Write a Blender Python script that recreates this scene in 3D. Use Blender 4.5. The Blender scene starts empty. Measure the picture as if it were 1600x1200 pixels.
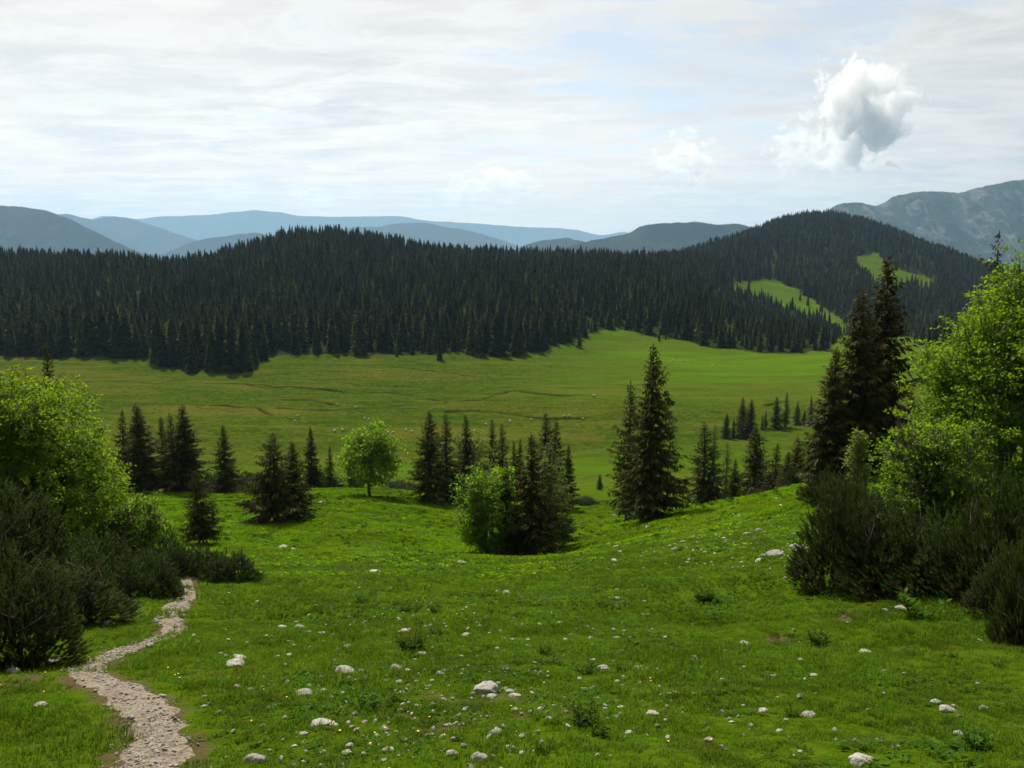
import bpy, math, random
import numpy as np

R = math.radians
random.seed(7)
rng = np.random.default_rng(7)
scn = bpy.context.scene
COL = scn.collection

# ------------------------------------------------------------------ camera, world, sun, exposure
FPX, PITCH = 1300.0, R(9.0)                       # focal length in pixels of a 1600 px wide picture, downward tilt
cam_d = bpy.data.cameras.new('camera')
cam_d.sensor_width = 36.0
cam_d.lens = 36.0 * FPX / 1600.0
cam_d.clip_start, cam_d.clip_end = 0.1, 80000.0
cam = bpy.data.objects.new('camera', cam_d)
cam.rotation_euler = (R(90) - PITCH, 0, 0)
COL.objects.link(cam)
scn.camera = cam

SUN_EL, SUN_AZ = R(50), R(-20)                    # azimuth from +Y (the view), negative to the left
SUN_DIR = np.array([math.sin(SUN_AZ) * math.cos(SUN_EL), math.cos(SUN_AZ) * math.cos(SUN_EL), math.sin(SUN_EL)])
sun_d = bpy.data.lights.new('sun', 'SUN')
sun_d.energy = 5.0
sun_d.angle = R(0.6)
sun_d.color = (1.0, 0.94, 0.80)
sun = bpy.data.objects.new('sun', sun_d)
sun.rotation_euler = (R(90) - SUN_EL, 0, -SUN_AZ + math.pi)
COL.objects.link(sun)

scn.view_settings.view_transform = 'Standard'
scn.view_settings.look = 'None'
scn.view_settings.gamma = 1.0
scn.view_settings.exposure = 0.55
scn.render.engine = 'CYCLES'
cy = scn.cycles
cy.max_bounces, cy.diffuse_bounces, cy.glossy_bounces, cy.transmission_bounces, cy.volume_bounces = 8, 3, 1, 4, 4
cy.transparent_max_bounces = 4
cy.caustics_reflective = cy.caustics_refractive = False
cy.use_denoising = True
cy.use_adaptive_sampling = False
cy.adaptive_threshold = 0.01
cy.volume_step_rate = 1.0
cy.volume_max_steps = 256


# ---- node helper
class NT:
    def __init__(s, tree):
        s.t = tree

    def n(s, kind, **kw):
        nd = s.t.nodes.new(kind)
        ins = kw.pop('ins', {})
        for k, v in kw.items():
            setattr(nd, k, v)
        for k, v in ins.items():
            s.put(nd, k, v)
        return nd

    def put(s, nd, k, v):
        sock = nd.inputs[k]
        if isinstance(v, bpy.types.NodeSocket):
            s.t.links.new(v, sock)
        elif isinstance(v, bpy.types.Node):
            s.t.links.new(v.outputs[0], sock)
        else:
            if isinstance(v, (tuple, list)) and len(v) == 3 and sock.type == 'RGBA':
                v = (*v, 1)
            sock.default_value = v

    def math(s, op, a, b=0.0, clamp=False):
        return s.n('ShaderNodeMath', operation=op, use_clamp=clamp, ins={0: a, 1: b}).outputs[0]

    def vmath(s, op, a, b=(0, 0, 0)):
        return s.n('ShaderNodeVectorMath', operation=op, ins={0: a, 1: b}).outputs[0]

    def mix(s, f, a, b):
        nd = s.n('ShaderNodeMix', data_type='RGBA')
        s.put(nd, 0, f)
        s.put(nd, 6, a)
        s.put(nd, 7, b)
        return nd.outputs[2]

    def ramp(s, x, lo, hi, a=0.0, b=1.0):
        return s.n('ShaderNodeMapRange', interpolation_type='SMOOTHSTEP', ins={0: x, 1: lo, 2: hi, 3: a, 4: b}).outputs[0]

    def noise(s, vec, scale, detail=4, rough=0.55, dist=0.0):
        return s.n('ShaderNodeTexNoise', ins={'Vector': vec, 'Scale': scale, 'Detail': detail, 'Roughness': rough, 'Distortion': dist}).outputs[0]

    def attr(s, name, out=2):
        return s.n('ShaderNodeAttribute', attribute_name=name).outputs[out]


# ---- world: the Nishita sky under a thin, bright, streaky layer of cloud
world = bpy.data.worlds.new('World')
scn.world = world
world.use_nodes = True
world.node_tree.nodes.clear()
w = NT(world.node_tree)
sky = w.n('ShaderNodeTexSky', sky_type='NISHITA', sun_disc=False, sun_elevation=SUN_EL, sun_rotation=SUN_AZ,
          altitude=1500, air_density=1.0, dust_density=1.5, ozone_density=1.0)
tc = w.n('ShaderNodeTexCoord').outputs['Generated']
sep = w.n('ShaderNodeSeparateXYZ', ins={0: tc})
dx, dyy, dz = sep.outputs
zc = w.math('MAXIMUM', dz, 0.0)
inv = w.math('DIVIDE', 1.0, w.math('ADD', zc, 0.07))
px_ = w.math('MULTIPLY', dx, inv)
py_ = w.math('MULTIPLY', dyy, inv)
plane = w.n('ShaderNodeCombineXYZ', ins={0: px_, 1: py_, 2: 0.0}).outputs[0]
streak = w.n('ShaderNodeMapping', ins={0: plane, 3: (0.75, 1.15, 1.0)}).outputs[0]
n1 = w.noise(streak, 0.9, 8, 0.62, 0.5)
n2 = w.noise(w.vmath('ADD', streak, (7.3, 2.1, 0)), 2.6, 10, 0.66, 0.4)
n3 = w.noise(w.vmath('ADD', plane, (3.3, 9.1, 0)), 0.42, 7, 0.6, 0.3)
dirn = w.vmath('NORMALIZE', tc)
# the direction in which the cloud sheet opens (up and to the right)
open_d = np.array([0.22, 1.0, 0.36]); open_d /= np.linalg.norm(open_d)
dot_open = w.n('ShaderNodeVectorMath', operation='DOT_PRODUCT', ins={0: dirn, 1: tuple(float(v) for v in open_d)}).outputs[1]
opening = w.ramp(dot_open, 0.950, 0.998)
cover = w.math('ADD', w.math('MULTIPLY', n1, 0.55), w.math('MULTIPLY', n2, 0.65))
cover = w.math('SUBTRACT', cover, w.math('MULTIPLY', opening, 0.13))
cover = w.ramp(cover, 0.40, 0.56)
# brightness of the cloud sheet: strong towards the sun, weaker away from it
dot_sun = w.n('ShaderNodeVectorMath', operation='DOT_PRODUCT', ins={0: dirn, 1: tuple(float(v) for v in SUN_DIR)}).outputs[1]
glow = w.ramp(dot_sun, -0.05, 0.80, 0.06, 0.69)
dark = w.math('MULTIPLY', w.ramp(n3, 0.36, 0.64), w.ramp(n2, 0.36, 0.62))
shade = w.math('ADD', w.math('MULTIPLY', dark, 0.17), w.math('MULTIPLY', w.ramp(n2, 0.38, 0.62), 0.08))
cl_br = w.math('MULTIPLY', glow, w.math('SUBTRACT', 1.03, shade))
low = w.ramp(dz, 0.0, 0.24, 1.42, 1.0)
cl_br = w.math('MULTIPLY', cl_br, low)
cl_col = w.mix(dark, w.mix(w.ramp(dz, 0.0, 0.2), (1.0, 0.82, 0.65), (1.0, 0.945, 0.89)), (0.98, 0.95, 0.925))
cl_col = w.vmath('SCALE', cl_col)
w.put(cl_col.node, 3, cl_br)
sky_col = w.vmath('MULTIPLY', sky.outputs[0], (0.10, 0.098, 0.088))
sky_soft = w.mix(0.45, sky_col, cl_col)
final = w.mix(cover, sky_soft, cl_col)
bg = w.n('ShaderNodeBackground', ins={0: final, 1: 1.0})
w.n('ShaderNodeOutputWorld', ins={0: bg})


# ------------------------------------------------------------------ picture geometry helpers
CP, SP = math.cos(PITCH), math.sin(PITCH)


def ray(px, py):
    """slopes (x/Y, z/Y) of the sight line through a pixel of the 1600x1200 picture"""
    dx = (np.asarray(px, float) - 800) / FPX
    dy = (600 - np.asarray(py, float)) / FPX
    den = CP + dy * SP
    return dx / den, (dy * CP - SP) / den


def to_px(x, y, z):
    y = np.maximum(y, 0.5)
    fw = y * CP - z * SP
    up = y * SP + z * CP
    return 800 + FPX * x / fw, 600 - FPX * up / fw


# ---- 2-D value noise
def vnoise(x, y, seed=0):
    x = np.asarray(x, float); y = np.asarray(y, float)
    ix, iy = np.floor(x).astype(np.int64), np.floor(y).astype(np.int64)
    fx, fy = x - ix, y - iy
    fx = fx * fx * fx * (fx * (fx * 6 - 15) + 10); fy = fy * fy * fy * (fy * (fy * 6 - 15) + 10)

    def h(a, b):
        v = (a * 374761393 + b * 668265263 + seed * 974711) & 0xffffffff
        v = ((v ^ (v >> 13)) * 1274126177) & 0xffffffff
        return ((v ^ (v >> 16)) & 0xffff) / 65535.0
    a, b, c, d = h(ix, iy), h(ix + 1, iy), h(ix, iy + 1), h(ix + 1, iy + 1)
    return (a + (b - a) * fx) * (1 - fy) + (c + (d - c) * fx) * fy


def fbm(x, y, seed=0, octv=4, gain=0.5):
    s, a, t = 0.0, 1.0, 0.0
    for k in range(octv):
        s = s + a * vnoise(np.asarray(x) * 2.03 ** k + 17.1 * k, np.asarray(y) * 2.03 ** k - 9.7 * k, seed + k)
        t += a
        a *= gain
    return s / t * 2 - 1


def pchip(xk, yk, x):
    xk, yk, x = np.asarray(xk, float), np.asarray(yk, float), np.asarray(x, float)
    if len(xk) == 1:
        return np.full_like(x, yk[0])
    h = np.diff(xk); d = np.diff(yk) / h
    m = np.zeros_like(yk)
    for i in range(1, len(xk) - 1):
        if d[i - 1] * d[i] > 0:
            w1, w2 = 2 * h[i] + h[i - 1], h[i] + 2 * h[i - 1]
            m[i] = (w1 + w2) / (w1 / d[i - 1] + w2 / d[i])
    m[0], m[-1] = d[0], d[-1]
    if len(xk) == 2:
        m[:] = d[0]
    xx = np.clip(x, xk[0], xk[-1])
    i = np.clip(np.searchsorted(xk, xx) - 1, 0, len(xk) - 2)
    t = (xx - xk[i]) / h[i]
    return ((2 * t**3 - 3 * t**2 + 1) * yk[i] + (t**3 - 2 * t**2 + t) * h[i] * m[i]
            + (-2 * t**3 + 3 * t**2) * yk[i + 1] + (t**3 - t**2) * h[i] * m[i + 1])


# ------------------------------------------------------------------ terrain
# rows of the ground: distance -> knots (picture column, value); 'p' rows give the picture row of the ground, 'z' rows its height
ROWS = [
    (5, 'p', [(800, 1260)]),
    (6, 'p', [(800, 1200)]),
    (8, 'p', [(0, 1110), (600, 1110), (1000, 1108), (1600, 1098)]),
    (12, 'p', [(0, 1020), (600, 1022), (1000, 1018), (1300, 1005), (1600, 985)]),
    (16, 'p', [(0, 962), (300, 967), (600, 967), (1000, 958), (1300, 937), (1600, 905)]),
    (20, 'p', [(0, 922), (300, 934), (600, 934), (800, 930), (1000, 918), (1300, 885), (1600, 850)]),
    (30, 'p', [(-300, 850), (0, 865), (300, 886), (450, 890), (600, 890), (800, 892), (1000, 865), (1300, 822), (1600, 780)]),
    (45, 'p', [(-300, 790), (0, 820), (300, 852), (500, 852), (650, 858), (850, 868), (950, 848), (1100, 812), (1270, 772), (1600, 730)]),
    (55, 'p', [(-300, 775), (0, 805), (300, 827), (500, 828), (700, 840), (850, 848), (950, 832), (1050, 803), (1270, 755), (1400, 738), (1600, 712)]),
    (70, 'p', [(-300, 765), (0, 785), (300, 799), (500, 797), (700, 814), (850, 822), (950, 817), (1050, 802), (1270, 768), (1400, 748), (1600, 717)]),
    (85, 'p', [(-300, 755), (0, 770), (300, 777), (450, 768), (577, 771), (700, 785), (850, 800), (950, 797), (1100, 797), (1270, 778), (1600, 722)]),
    (105, 'p', [(0, 765), (300, 765), (600, 769), (800, 775), (900, 780), (1000, 787), (1200, 792), (1500, 745), (1700, 722)]),
    (130, 'p', [(0, 772), (600, 774), (900, 774), (1200, 782), (1500, 742)]),
    (165, 'z', [(800, -47), (1300, -46), (1600, -42)]),
    (200, 'z', [(1050, -47), (1200, -45), (1400, -41), (1600, -33)]),
    (230, 'z', [(1050, -47), (1200, -47), (1350, -45), (1450, -40), (1600, -35)]),
    (280, 'z', [(-300, -46), (800, -47), (1250, -47), (1350, -45.5), (1450, -40), (1600, -36)]),
    (330, 'z', [(-300, -45.5), (200, -46), (900, -47), (1300, -46), (1450, -40), (1600, -36)]),
    (390, 'z', [(0, -44.5), (300, -43), (450, -44.5), (850, -45), (950, -47), (1300, -46), (1450, -42), (1600, -38)]),
    (450, 'z', [(-300, -36), (0, -38), (300, -34), (450, -38), (700, -37), (850, -38), (950, -46), (1050, -40), (1150, -41), (1250, -46), (1300, -49), (1400, -52), (1600, -47)]),
    (540, 'z', [(-300, -22), (0, -26), (300, -24), (480, -24), (700, -25), (950, -30), (1050, -29), (1150, -43), (1250, -53), (1400, -60), (1600, -56)]),
    (650, 'z', [(0, -11), (200, -12), (300, -18), (480, -4), (700, -16), (950, -18), (1050, -24), (1150, -49), (1300, -58), (1600, -62)]),
    (750, 'z', [(-300, -9), (0, -9), (200, -12), (300, -20), (400, -1), (470, 12), (550, 12), (650, -5), (800, -10), (1000, -14), (1100, -24), (1180, -46), (1300, -52), (1600, -60)]),
    (850, 'z', [(-300, -15), (0, -22), (200, -24), (300, -28), (400, -4), (470, 15), (550, 14), (650, -3), (800, -8), (1000, -12), (1100, -16), (1180, -34), (1300, -42), (1400, -46), (1600, -58)]),
    (1000, 'z', [(0, -60), (300, -60), (480, -20), (650, -30), (900, -18), (1050, -10), (1120, -7), (1200, -9), (1300, -15), (1400, -22), (1500, -34), (1600, -50)]),
    (1200, 'z', [(300, -90), (800, -70), (1000, -30), (1060, -2), (1120, 12), (1200, 26), (1260, 30), (1350, 22), (1450, 2), (1520, -22), (1600, -44)]),
    (1500, 'p', [(300, 500), (900, 470), (1050, 425), (1120, 392), (1160, 364), (1200, 345), (1260, 329), (1320, 338), (1380, 362), (1440, 393), (1500, 422), (1560, 434), (1700, 450)]),
    (1900, 'z', [(300, -150), (1000, -110), (1260, 20), (1500, -90), (1800, -150)]),
    (2600, 'z', [(800, -220)]),
    (4500, 'z', [(800, -260)]),
    (14000, 'z', [(800, -320)]),
]
NU, NL = 560, 700
U_AX = np.linspace(-1.6, 1.9, NU)
L_AX = np.linspace(math.log(5), math.log(14000), NL)
_tab = []
for Y, kind, kn in ROWS:
    kx = [(a - 800) / (FPX * CP) for a, b in kn]
    vals = pchip(kx, [b for a, b in kn], U_AX)
    _tab.append(ray(0, vals)[1] if kind == 'p' else vals / Y)
_tab = np.array(_tab)
_ly = np.log([r[0] for r in ROWS])
VGRID = np.stack([pchip(_ly, _tab[:, i], L_AX) for i in range(NU)], 1)


def _smooth(a, k, axis):
    ker = np.exp(-0.5 * (np.arange(-3 * k, 3 * k + 1) / k) ** 2); ker /= ker.sum()
    pad = [(0, 0), (0, 0)]; pad[axis] = (3 * k, 3 * k)
    b = np.pad(a, pad, mode='edge')
    return np.apply_along_axis(lambda r: np.convolve(r, ker, 'valid'), axis, b)


VGRID = _smooth(_smooth(VGRID, 6, 1), 4, 0)

# ditches of the meadow, as lines of the picture turned into places on the flat valley floor
DITCH_PX = [
    [(110, 598), (170, 598), (240, 602), (330, 600), (385, 600), (420, 607), (445, 606)],
    [(400, 600), (440, 605), (520, 610), (545, 612), (600, 612), (660, 618), (720, 615), (740, 614)],
    [(450, 589), (500, 594), (570, 602), (640, 604), (700, 612)],
    [(425, 627), (490, 626), (530, 630)],
    [(660, 620), (690, 625), (740, 626), (790, 615), (830, 610)],
    [(430, 640), (490, 641), (600, 638), (680, 636)],
    [(290, 632), (350, 636), (400, 640), (425, 652), (470, 662)],
    [(800, 613), (860, 618), (910, 620), (980, 623), (1050, 630), (1100, 641), (1130, 648)],
    [(1195, 632), (1230, 626), (1262, 622)],
    [(700, 640), (780, 643), (860, 650), (930, 652)],
    [(620, 575), (700, 582), (760, 590), (820, 594)],
]
DITCH = []
for ln in DITCH_PX:
    q = []
    for (ax, ay), (bx, by) in zip(ln[:-1], ln[1:]):
        for t in np.linspace(0, 1, 8, endpoint=False):
            px, py = ax + (bx - ax) * t, ay + (by - ay) * t
            u, v = ray(px, py)
            Y = -47.0 / v
            q.append((u * Y, Y))
    q = np.array(q)
    q[:, 0] += 1.2 * fbm(q[:, 0] / 9, q[:, 1] * 0 + 3, 5)
    q[:, 1] += 3.2 * fbm(q[:, 0] / 6, q[:, 1] * 0 + 8, 6)
    DITCH.append(q)


def seg_dist(x, y, poly):
    best = np.full(np.shape(x), 1e9)
    for a, b in zip(poly[:-1], poly[1:]):
        ab = b - a
        L = float(ab @ ab) + 1e-9
        t = np.clip(((x - a[0]) * ab[0] + (y - a[1]) * ab[1]) / L, 0, 1)
        best = np.minimum(best, np.hypot(x - a[0] - t * ab[0], y - a[1] - t * ab[1]))
    return best


def ditch_depth(x, y):
    x = np.asarray(x, float); y = np.asarray(y, float)
    out = np.zeros(np.shape(x))
    sel = (y > 175) & (y < 345)
    if not np.any(sel):
        return out
    xs, ys = x[sel], y[sel]
    r = np.zeros(len(xs))
    for q in DITCH:
        lo, hi = q.min(0) - 4, q.max(0) + 4
        s = (xs > lo[0]) & (xs < hi[0]) & (ys > lo[1]) & (ys < hi[1])
        if s.any():
            d = seg_dist(xs[s], ys[s], q)
            wdt = 0.45 + 1.0 * vnoise(xs[s] / 7, ys[s] / 7, 3) ** 2
            r[s] = np.maximum(r[s], np.clip(1.35 - d / wdt, 0, 1) * np.clip(1.6 * vnoise(xs[s] / 13, ys[s] / 13, 9) - 0.15, 0.08, 1))
    out[sel] = r
    return out


def h0(x, y):
    """smooth height of the ground"""
    x = np.asarray(x, float); y = np.asarray(y, float)
    ye = np.maximum(y, 5.0)
    u = np.clip(x / ye, U_AX[0], U_AX[-1] - 1e-6)
    l = np.clip(np.log(ye), L_AX[0], L_AX[-1] - 1e-6)
    fi = (u - U_AX[0]) / (U_AX[1] - U_AX[0]); fj = (l - L_AX[0]) / (L_AX[1] - L_AX[0])
    i = np.clip(fi.astype(int), 0, NU - 2); j = np.clip(fj.astype(int), 0, NL - 2)
    a, b = fi - i, fj - j
    v = (VGRID[j, i] * (1 - a) + VGRID[j, i + 1] * a) * (1 - b) + (VGRID[j + 1, i] * (1 - a) + VGRID[j + 1, i + 1] * a) * b
    return v * ye + (ye - y) * 0.384


def ground(x, y, fine=True):
    x = np.asarray(x, float); y = np.asarray(y, float)
    z = h0(x, y)
    d = np.clip(y, 3, 400)
    far = np.clip((y - 140) / 60, 0, 1)
    z = z + 0.010 * np.minimum(d, 90) * fbm(x / 9, y / 9, 21, 3) * np.clip((y - 4) / 10, 0.15, 1) * (1 - 0.75 * far)
    z = z + far * 1.3 * fbm(x / 44, y / 17, 31, 4)
    if fine:
        near = np.clip((150 - y) / 60, 0, 1)
        z = z + near * (0.075 * fbm(x / 0.9, y / 0.9, 41, 3) + 0.015 * fbm(x / 0.22, y / 0.22, 44, 2) * (y < 40))
        z = z - 0.9 * ditch_depth(x, y)
    return z


_MY = np.exp(np.linspace(math.log(5.2), math.log(2500), 3200))


def at(px, py, ymin=5.2, ymax=2500):
    """the place where the sight line of a pixel meets the ground"""
    u, v = ray(px, py)
    m = (_MY >= ymin) & (_MY <= ymax)
    Y = _MY[m]
    below = v * Y <= ground(u * Y, Y, False)
    k = int(np.argmax(below)) if below.any() else len(Y) - 1
    y = Y[k]
    return float(u * y), float(y), float(ground(u * y, y))


def on(px, Y):
    """the ground at distance Y below picture column px (column taken at the horizon)"""
    x = (px - 800) / (FPX * CP) * Y
    for _ in range(6):
        z = float(ground(x, Y))
        p = float(to_px(x, Y, z)[0])
        x += (px - p) / FPX * Y
    return x, Y, float(ground(x, Y))


# ------------------------------------------------------------------ mesh helpers
def arr_mesh(name, V, T, mats, mi=None, tint=None, smooth=False, attrs=None):
    """a mesh from arrays: vertices (N,3), triangles or quads (M,k)"""
    V = np.asarray(V, np.float32); T = np.asarray(T, np.int32)
    k = T.shape[1]
    me = bpy.data.meshes.new(name)
    me.vertices.add(len(V)); me.vertices.foreach_set('co', V.ravel())
    me.loops.add(T.size); me.loops.foreach_set('vertex_index', T.ravel())
    me.polygons.add(len(T))
    me.polygons.foreach_set('loop_start', np.arange(0, T.size, k, dtype=np.int32))
    me.polygons.foreach_set('loop_total', np.full(len(T), k, np.int32))
    for m in mats:
        me.materials.append(m)
    if mi is not None:
        me.polygons.foreach_set('material_index', np.asarray(mi, np.int32))
    me.update(calc_edges=True)
    me.polygons.foreach_set('use_smooth', np.full(len(T), smooth))
    if tint is not None:
        a = me.attributes.new('tint', 'FLOAT', 'POINT'); a.data.foreach_set('value', np.asarray(tint, np.float32))
    for n, vals in (attrs or {}).items():
        a = me.attributes.new(n, 'FLOAT', 'POINT'); a.data.foreach_set('value', np.asarray(vals, np.float32))
    return me


class Buf:
    """collects triangles"""
    def __init__(s):
        s.v, s.t, s.c, s.n = [], [], [], 0

    def add(s, V, T, c=0.5):
        V = np.asarray(V, float); T = np.asarray(T, int)
        s.v.append(V); s.t.append(T + s.n)
        s.c.append(np.broadcast_to(np.asarray(c, float), (len(V),)).copy())
        s.n += len(V)

    def tube(s, P, r, k=6, c=0.5):
        P = np.asarray(P, float); r = np.broadcast_to(np.asarray(r, float), (len(P),))
        d = np.gradient(P, axis=0); d /= np.linalg.norm(d, axis=1, keepdims=True) + 1e-9
        ref = np.where(np.abs(d[:, 2:3]) > 0.9, np.array([[1.0, 0, 0]]), np.array([[0, 0, 1.0]]))
        a = np.cross(d, ref); a /= np.linalg.norm(a, axis=1, keepdims=True) + 1e-9
        b = np.cross(d, a)
        th = np.linspace(0, 2 * math.pi, k, endpoint=False)
        V = (P[:, None] + r[:, None, None] * (np.cos(th)[None, :, None] * a[:, None] + np.sin(th)[None, :, None] * b[:, None])).reshape(-1, 3)
        T = []
        for i in range(len(P) - 1):
            for j in range(k):
                p, q = i * k + j, i * k + (j + 1) % k
                T += [(p, q, q + k), (p, q + k, p + k)]
        e = (len(P) - 1) * k
        T += [(e, e + j, e + j + 1) for j in range(1, k - 1)]
        s.add(V, T, c)

    def arrays(s):
        return np.concatenate(s.v), np.concatenate(s.t), np.concatenate(s.c)

    def mesh(s, name, mats, smooth=False):
        V, T, c = s.arrays()
        return arr_mesh(name, V, T, mats, tint=c, smooth=smooth)


def put(name, me, loc=(0, 0, 0), rz=0.0, scale=1.0, parent=None):
    o = bpy.data.objects.new(name, me)
    o.location = loc
    o.rotation_euler = (0, 0, rz)
    o.scale = scale if isinstance(scale, (tuple, list)) else (scale,) * 3
    if parent is not None:
        o.parent = parent
    COL.objects.link(o)
    return o


def tag(o, label=None, cat=None, group=None, kind=None):
    for k, v in (('label', label), ('category', cat), ('group', group), ('kind', kind)):
        if v:
            o[k] = v
    return o


def scatter(name, sources, P, rot, scl, idx, label=None, cat=None, structure_kind='stuff'):
    """one object that holds uncountable small copies (grass, gravel, far wood)"""
    hold = bpy.data.collections.new(name + ' sources')
    for k, me in enumerate(sources):
        o = bpy.data.objects.new('%s_source_%02d' % (name, k), me)
        hold.objects.link(o)
    me = bpy.data.meshes.new(name)
    me.vertices.add(len(P)); me.vertices.foreach_set('co', np.asarray(P, np.float32).ravel())
    a = me.attributes.new('rot', 'FLOAT_VECTOR', 'POINT'); a.data.foreach_set('vector', np.asarray(rot, np.float32).ravel())
    a = me.attributes.new('scl', 'FLOAT_VECTOR', 'POINT')
    s = np.asarray(scl, np.float32)
    if s.ndim == 1:
        s = np.repeat(s[:, None], 3, 1)
    a.data.foreach_set('vector', s.ravel())
    a = me.attributes.new('pick', 'INT', 'POINT'); a.data.foreach_set('value', np.asarray(idx, np.int32))
    o = put(name, me)
    ng = bpy.data.node_groups.new(name, 'GeometryNodeTree')
    ng.interface.new_socket('Geometry', in_out='INPUT', socket_type='NodeSocketGeometry')
    ng.interface.new_socket('Geometry', in_out='OUTPUT', socket_type='NodeSocketGeometry')
    g = NT(ng)
    gi = g.n('NodeGroupInput'); go = g.n('NodeGroupOutput')
    ci = g.n('GeometryNodeCollectionInfo')
    ci.inputs['Collection'].default_value = hold
    ci.inputs['Separate Children'].default_value = True
    ci.inputs['Reset Children'].default_value = True

    def na(nm, ty):
        return g.n('GeometryNodeInputNamedAttribute', data_type=ty, ins={'Name': nm}).outputs[0]
    ip = g.n('GeometryNodeInstanceOnPoints', ins={'Points': gi.outputs[0], 'Instance': ci.outputs[0], 'Pick Instance': True,
                                                  'Instance Index': na('pick', 'INT'), 'Rotation': na('rot', 'FLOAT_VECTOR'),
                                                  'Scale': na('scl', 'FLOAT_VECTOR')})
    g.put(go, 0, ip.outputs[0])
    md = o.modifiers.new('scatter', 'NODES'); md.node_group = ng
    return tag(o, label, cat, kind=structure_kind)


# ------------------------------------------------------------------ materials
def new_mat(name):
    m = bpy.data.materials.new(name); m.use_nodes = True
    m.node_tree.nodes.clear()
    return m, NT(m.node_tree)


def leaf_mat(name, ca, cb, trans=0.45, tcol=1.35, rough=0.6, vary=0.25, spec=0.25, patch=None):
    """foliage: two greens mixed by the mesh's own tint, each plant slightly different, light passing through the blades"""
    m, n = new_mat(name)
    oi = n.n('ShaderNodeObjectInfo')
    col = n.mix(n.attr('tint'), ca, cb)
    if patch:
        g = n.n('ShaderNodeNewGeometry').outputs['Position']
        col = n.mix(n.ramp(n.noise(g, 0.45, 5, 0.65, 0.5), 0.44, 0.64, 0.0, 0.5), col, patch[0])
        col = n.mix(n.ramp(n.noise(g, 1.3, 5, 0.65), 0.54, 0.68, 0.0, 0.55), col, patch[1])
    hs = n.n('ShaderNodeHueSaturation', ins={'Hue': n.ramp(oi.outputs['Random'], 0, 1, 0.5 - 0.045 * vary, 0.5 + 0.045 * vary),
                                             'Saturation': 1.0, 'Value': n.ramp(oi.outputs['Random'], 0, 1, 1 - vary, 1 + vary), 'Color': col})
    pb = n.n('ShaderNodeBsdfPrincipled', ins={'Base Color': hs.outputs[0], 'Roughness': rough, 'Specular IOR Level': spec})
    tc_ = n.n('ShaderNodeMix', data_type='RGBA', blend_type='MULTIPLY')
    n.put(tc_, 0, 1.0); n.put(tc_, 6, hs.outputs[0]); n.put(tc_, 7, (tcol * 1.02, tcol, tcol * 0.55))
    tr = n.n('ShaderNodeBsdfTranslucent', ins={0: tc_.outputs[2]})
    mx = n.n('ShaderNodeMixShader', ins={0: trans, 1: pb.outputs[0], 2: tr.outputs[0]})
    n.n('ShaderNodeOutputMaterial', ins={0: mx.outputs[0]})
    return m


def bark_mat(name, ca, cb, scale=14):
    m, n = new_mat(name)
    g = n.n('ShaderNodeTexCoord').outputs['Object']
    st = n.n('ShaderNodeMapping', ins={0: g, 3: (1, 1, 0.25)}).outputs[0]
    f = n.noise(st, scale, 6, 0.65)
    col = n.mix(n.ramp(f, 0.35, 0.68), ca, cb)
    bp = n.n('ShaderNodeBump', ins={'Strength': 0.5, 'Distance': 0.03, 'Height': f})
    pb = n.n('ShaderNodeBsdfPrincipled', ins={'Base Color': col, 'Roughness': 0.9, 'Specular IOR Level': 0.15, 'Normal': bp.outputs[0]})
    n.n('ShaderNodeOutputMaterial', ins={0: pb.outputs[0]})
    return m


M_SPRUCE = leaf_mat('spruce needles', (0.024, 0.026, 0.007), (0.070, 0.072, 0.015), 0.27, 1.3, rough=0.8, vary=0.25, spec=0.12)
M_SPRUCE_F = leaf_mat('far spruce needles', (0.026, 0.030, 0.007), (0.090, 0.086, 0.016), 0.22, 1.2, rough=0.9, vary=0.5, spec=0.05)
M_LARCH = leaf_mat('larch needles', (0.05, 0.065, 0.015), (0.090, 0.125, 0.022), 0.35, 1.3, rough=0.8, vary=0.2, spec=0.1)
M_PINE = leaf_mat('dwarf pine needles', (0.011, 0.022, 0.003), (0.060, 0.098, 0.012), 0.25, 1.3, rough=0.75, vary=0.15, spec=0.15)
M_PINE_DRY = leaf_mat('dry pine needles', (0.07, 0.035, 0.018), (0.10, 0.05, 0.025), 0.1, 1.0)
M_MAPLE = leaf_mat('maple leaves', (0.070, 0.140, 0.005), (0.140, 0.240, 0.012), 0.54, 1.75, vary=0.10, spec=0.15)
M_BROAD = leaf_mat('broad leaves', (0.068, 0.124, 0.005), (0.138, 0.215, 0.012), 0.53, 1.75, vary=0.10, spec=0.15)
M_WILLOW = leaf_mat('grey green leaves', (0.078, 0.112, 0.016), (0.135, 0.180, 0.030), 0.48, 1.6, vary=0.1, spec=0.15)
M_HERB = leaf_mat('herb leaves', (0.030, 0.075, 0.006), (0.065, 0.125, 0.012), 0.40, 1.6, rough=0.8, vary=0.25, spec=0.06)
M_GRASS = leaf_mat('grass blades', (0.051, 0.112, 0.006), (0.108, 0.178, 0.012), 0.45, 1.55, rough=0.85, vary=0.22, spec=0.04, patch=((0.030, 0.058, 0.003), (0.085, 0.082, 0.014)))
M_LUSH = leaf_mat('lush grass blades', (0.080, 0.165, 0.002), (0.155, 0.255, 0.004), 0.45, 1.6, rough=0.85, vary=0.25, spec=0.04, patch=((0.055, 0.105, 0.003), (0.105, 0.135, 0.010)))
M_BARK = bark_mat('spruce bark', (0.055, 0.042, 0.033), (0.13, 0.105, 0.085))
M_BARK_G = bark_mat('grey bark', (0.07, 0.06, 0.05), (0.19, 0.17, 0.14))
M_STEM = bark_mat('pine stem bark', (0.05, 0.038, 0.028), (0.15, 0.12, 0.10), 30)
M_YELLOW, _n = new_mat('yellow petals')
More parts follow.
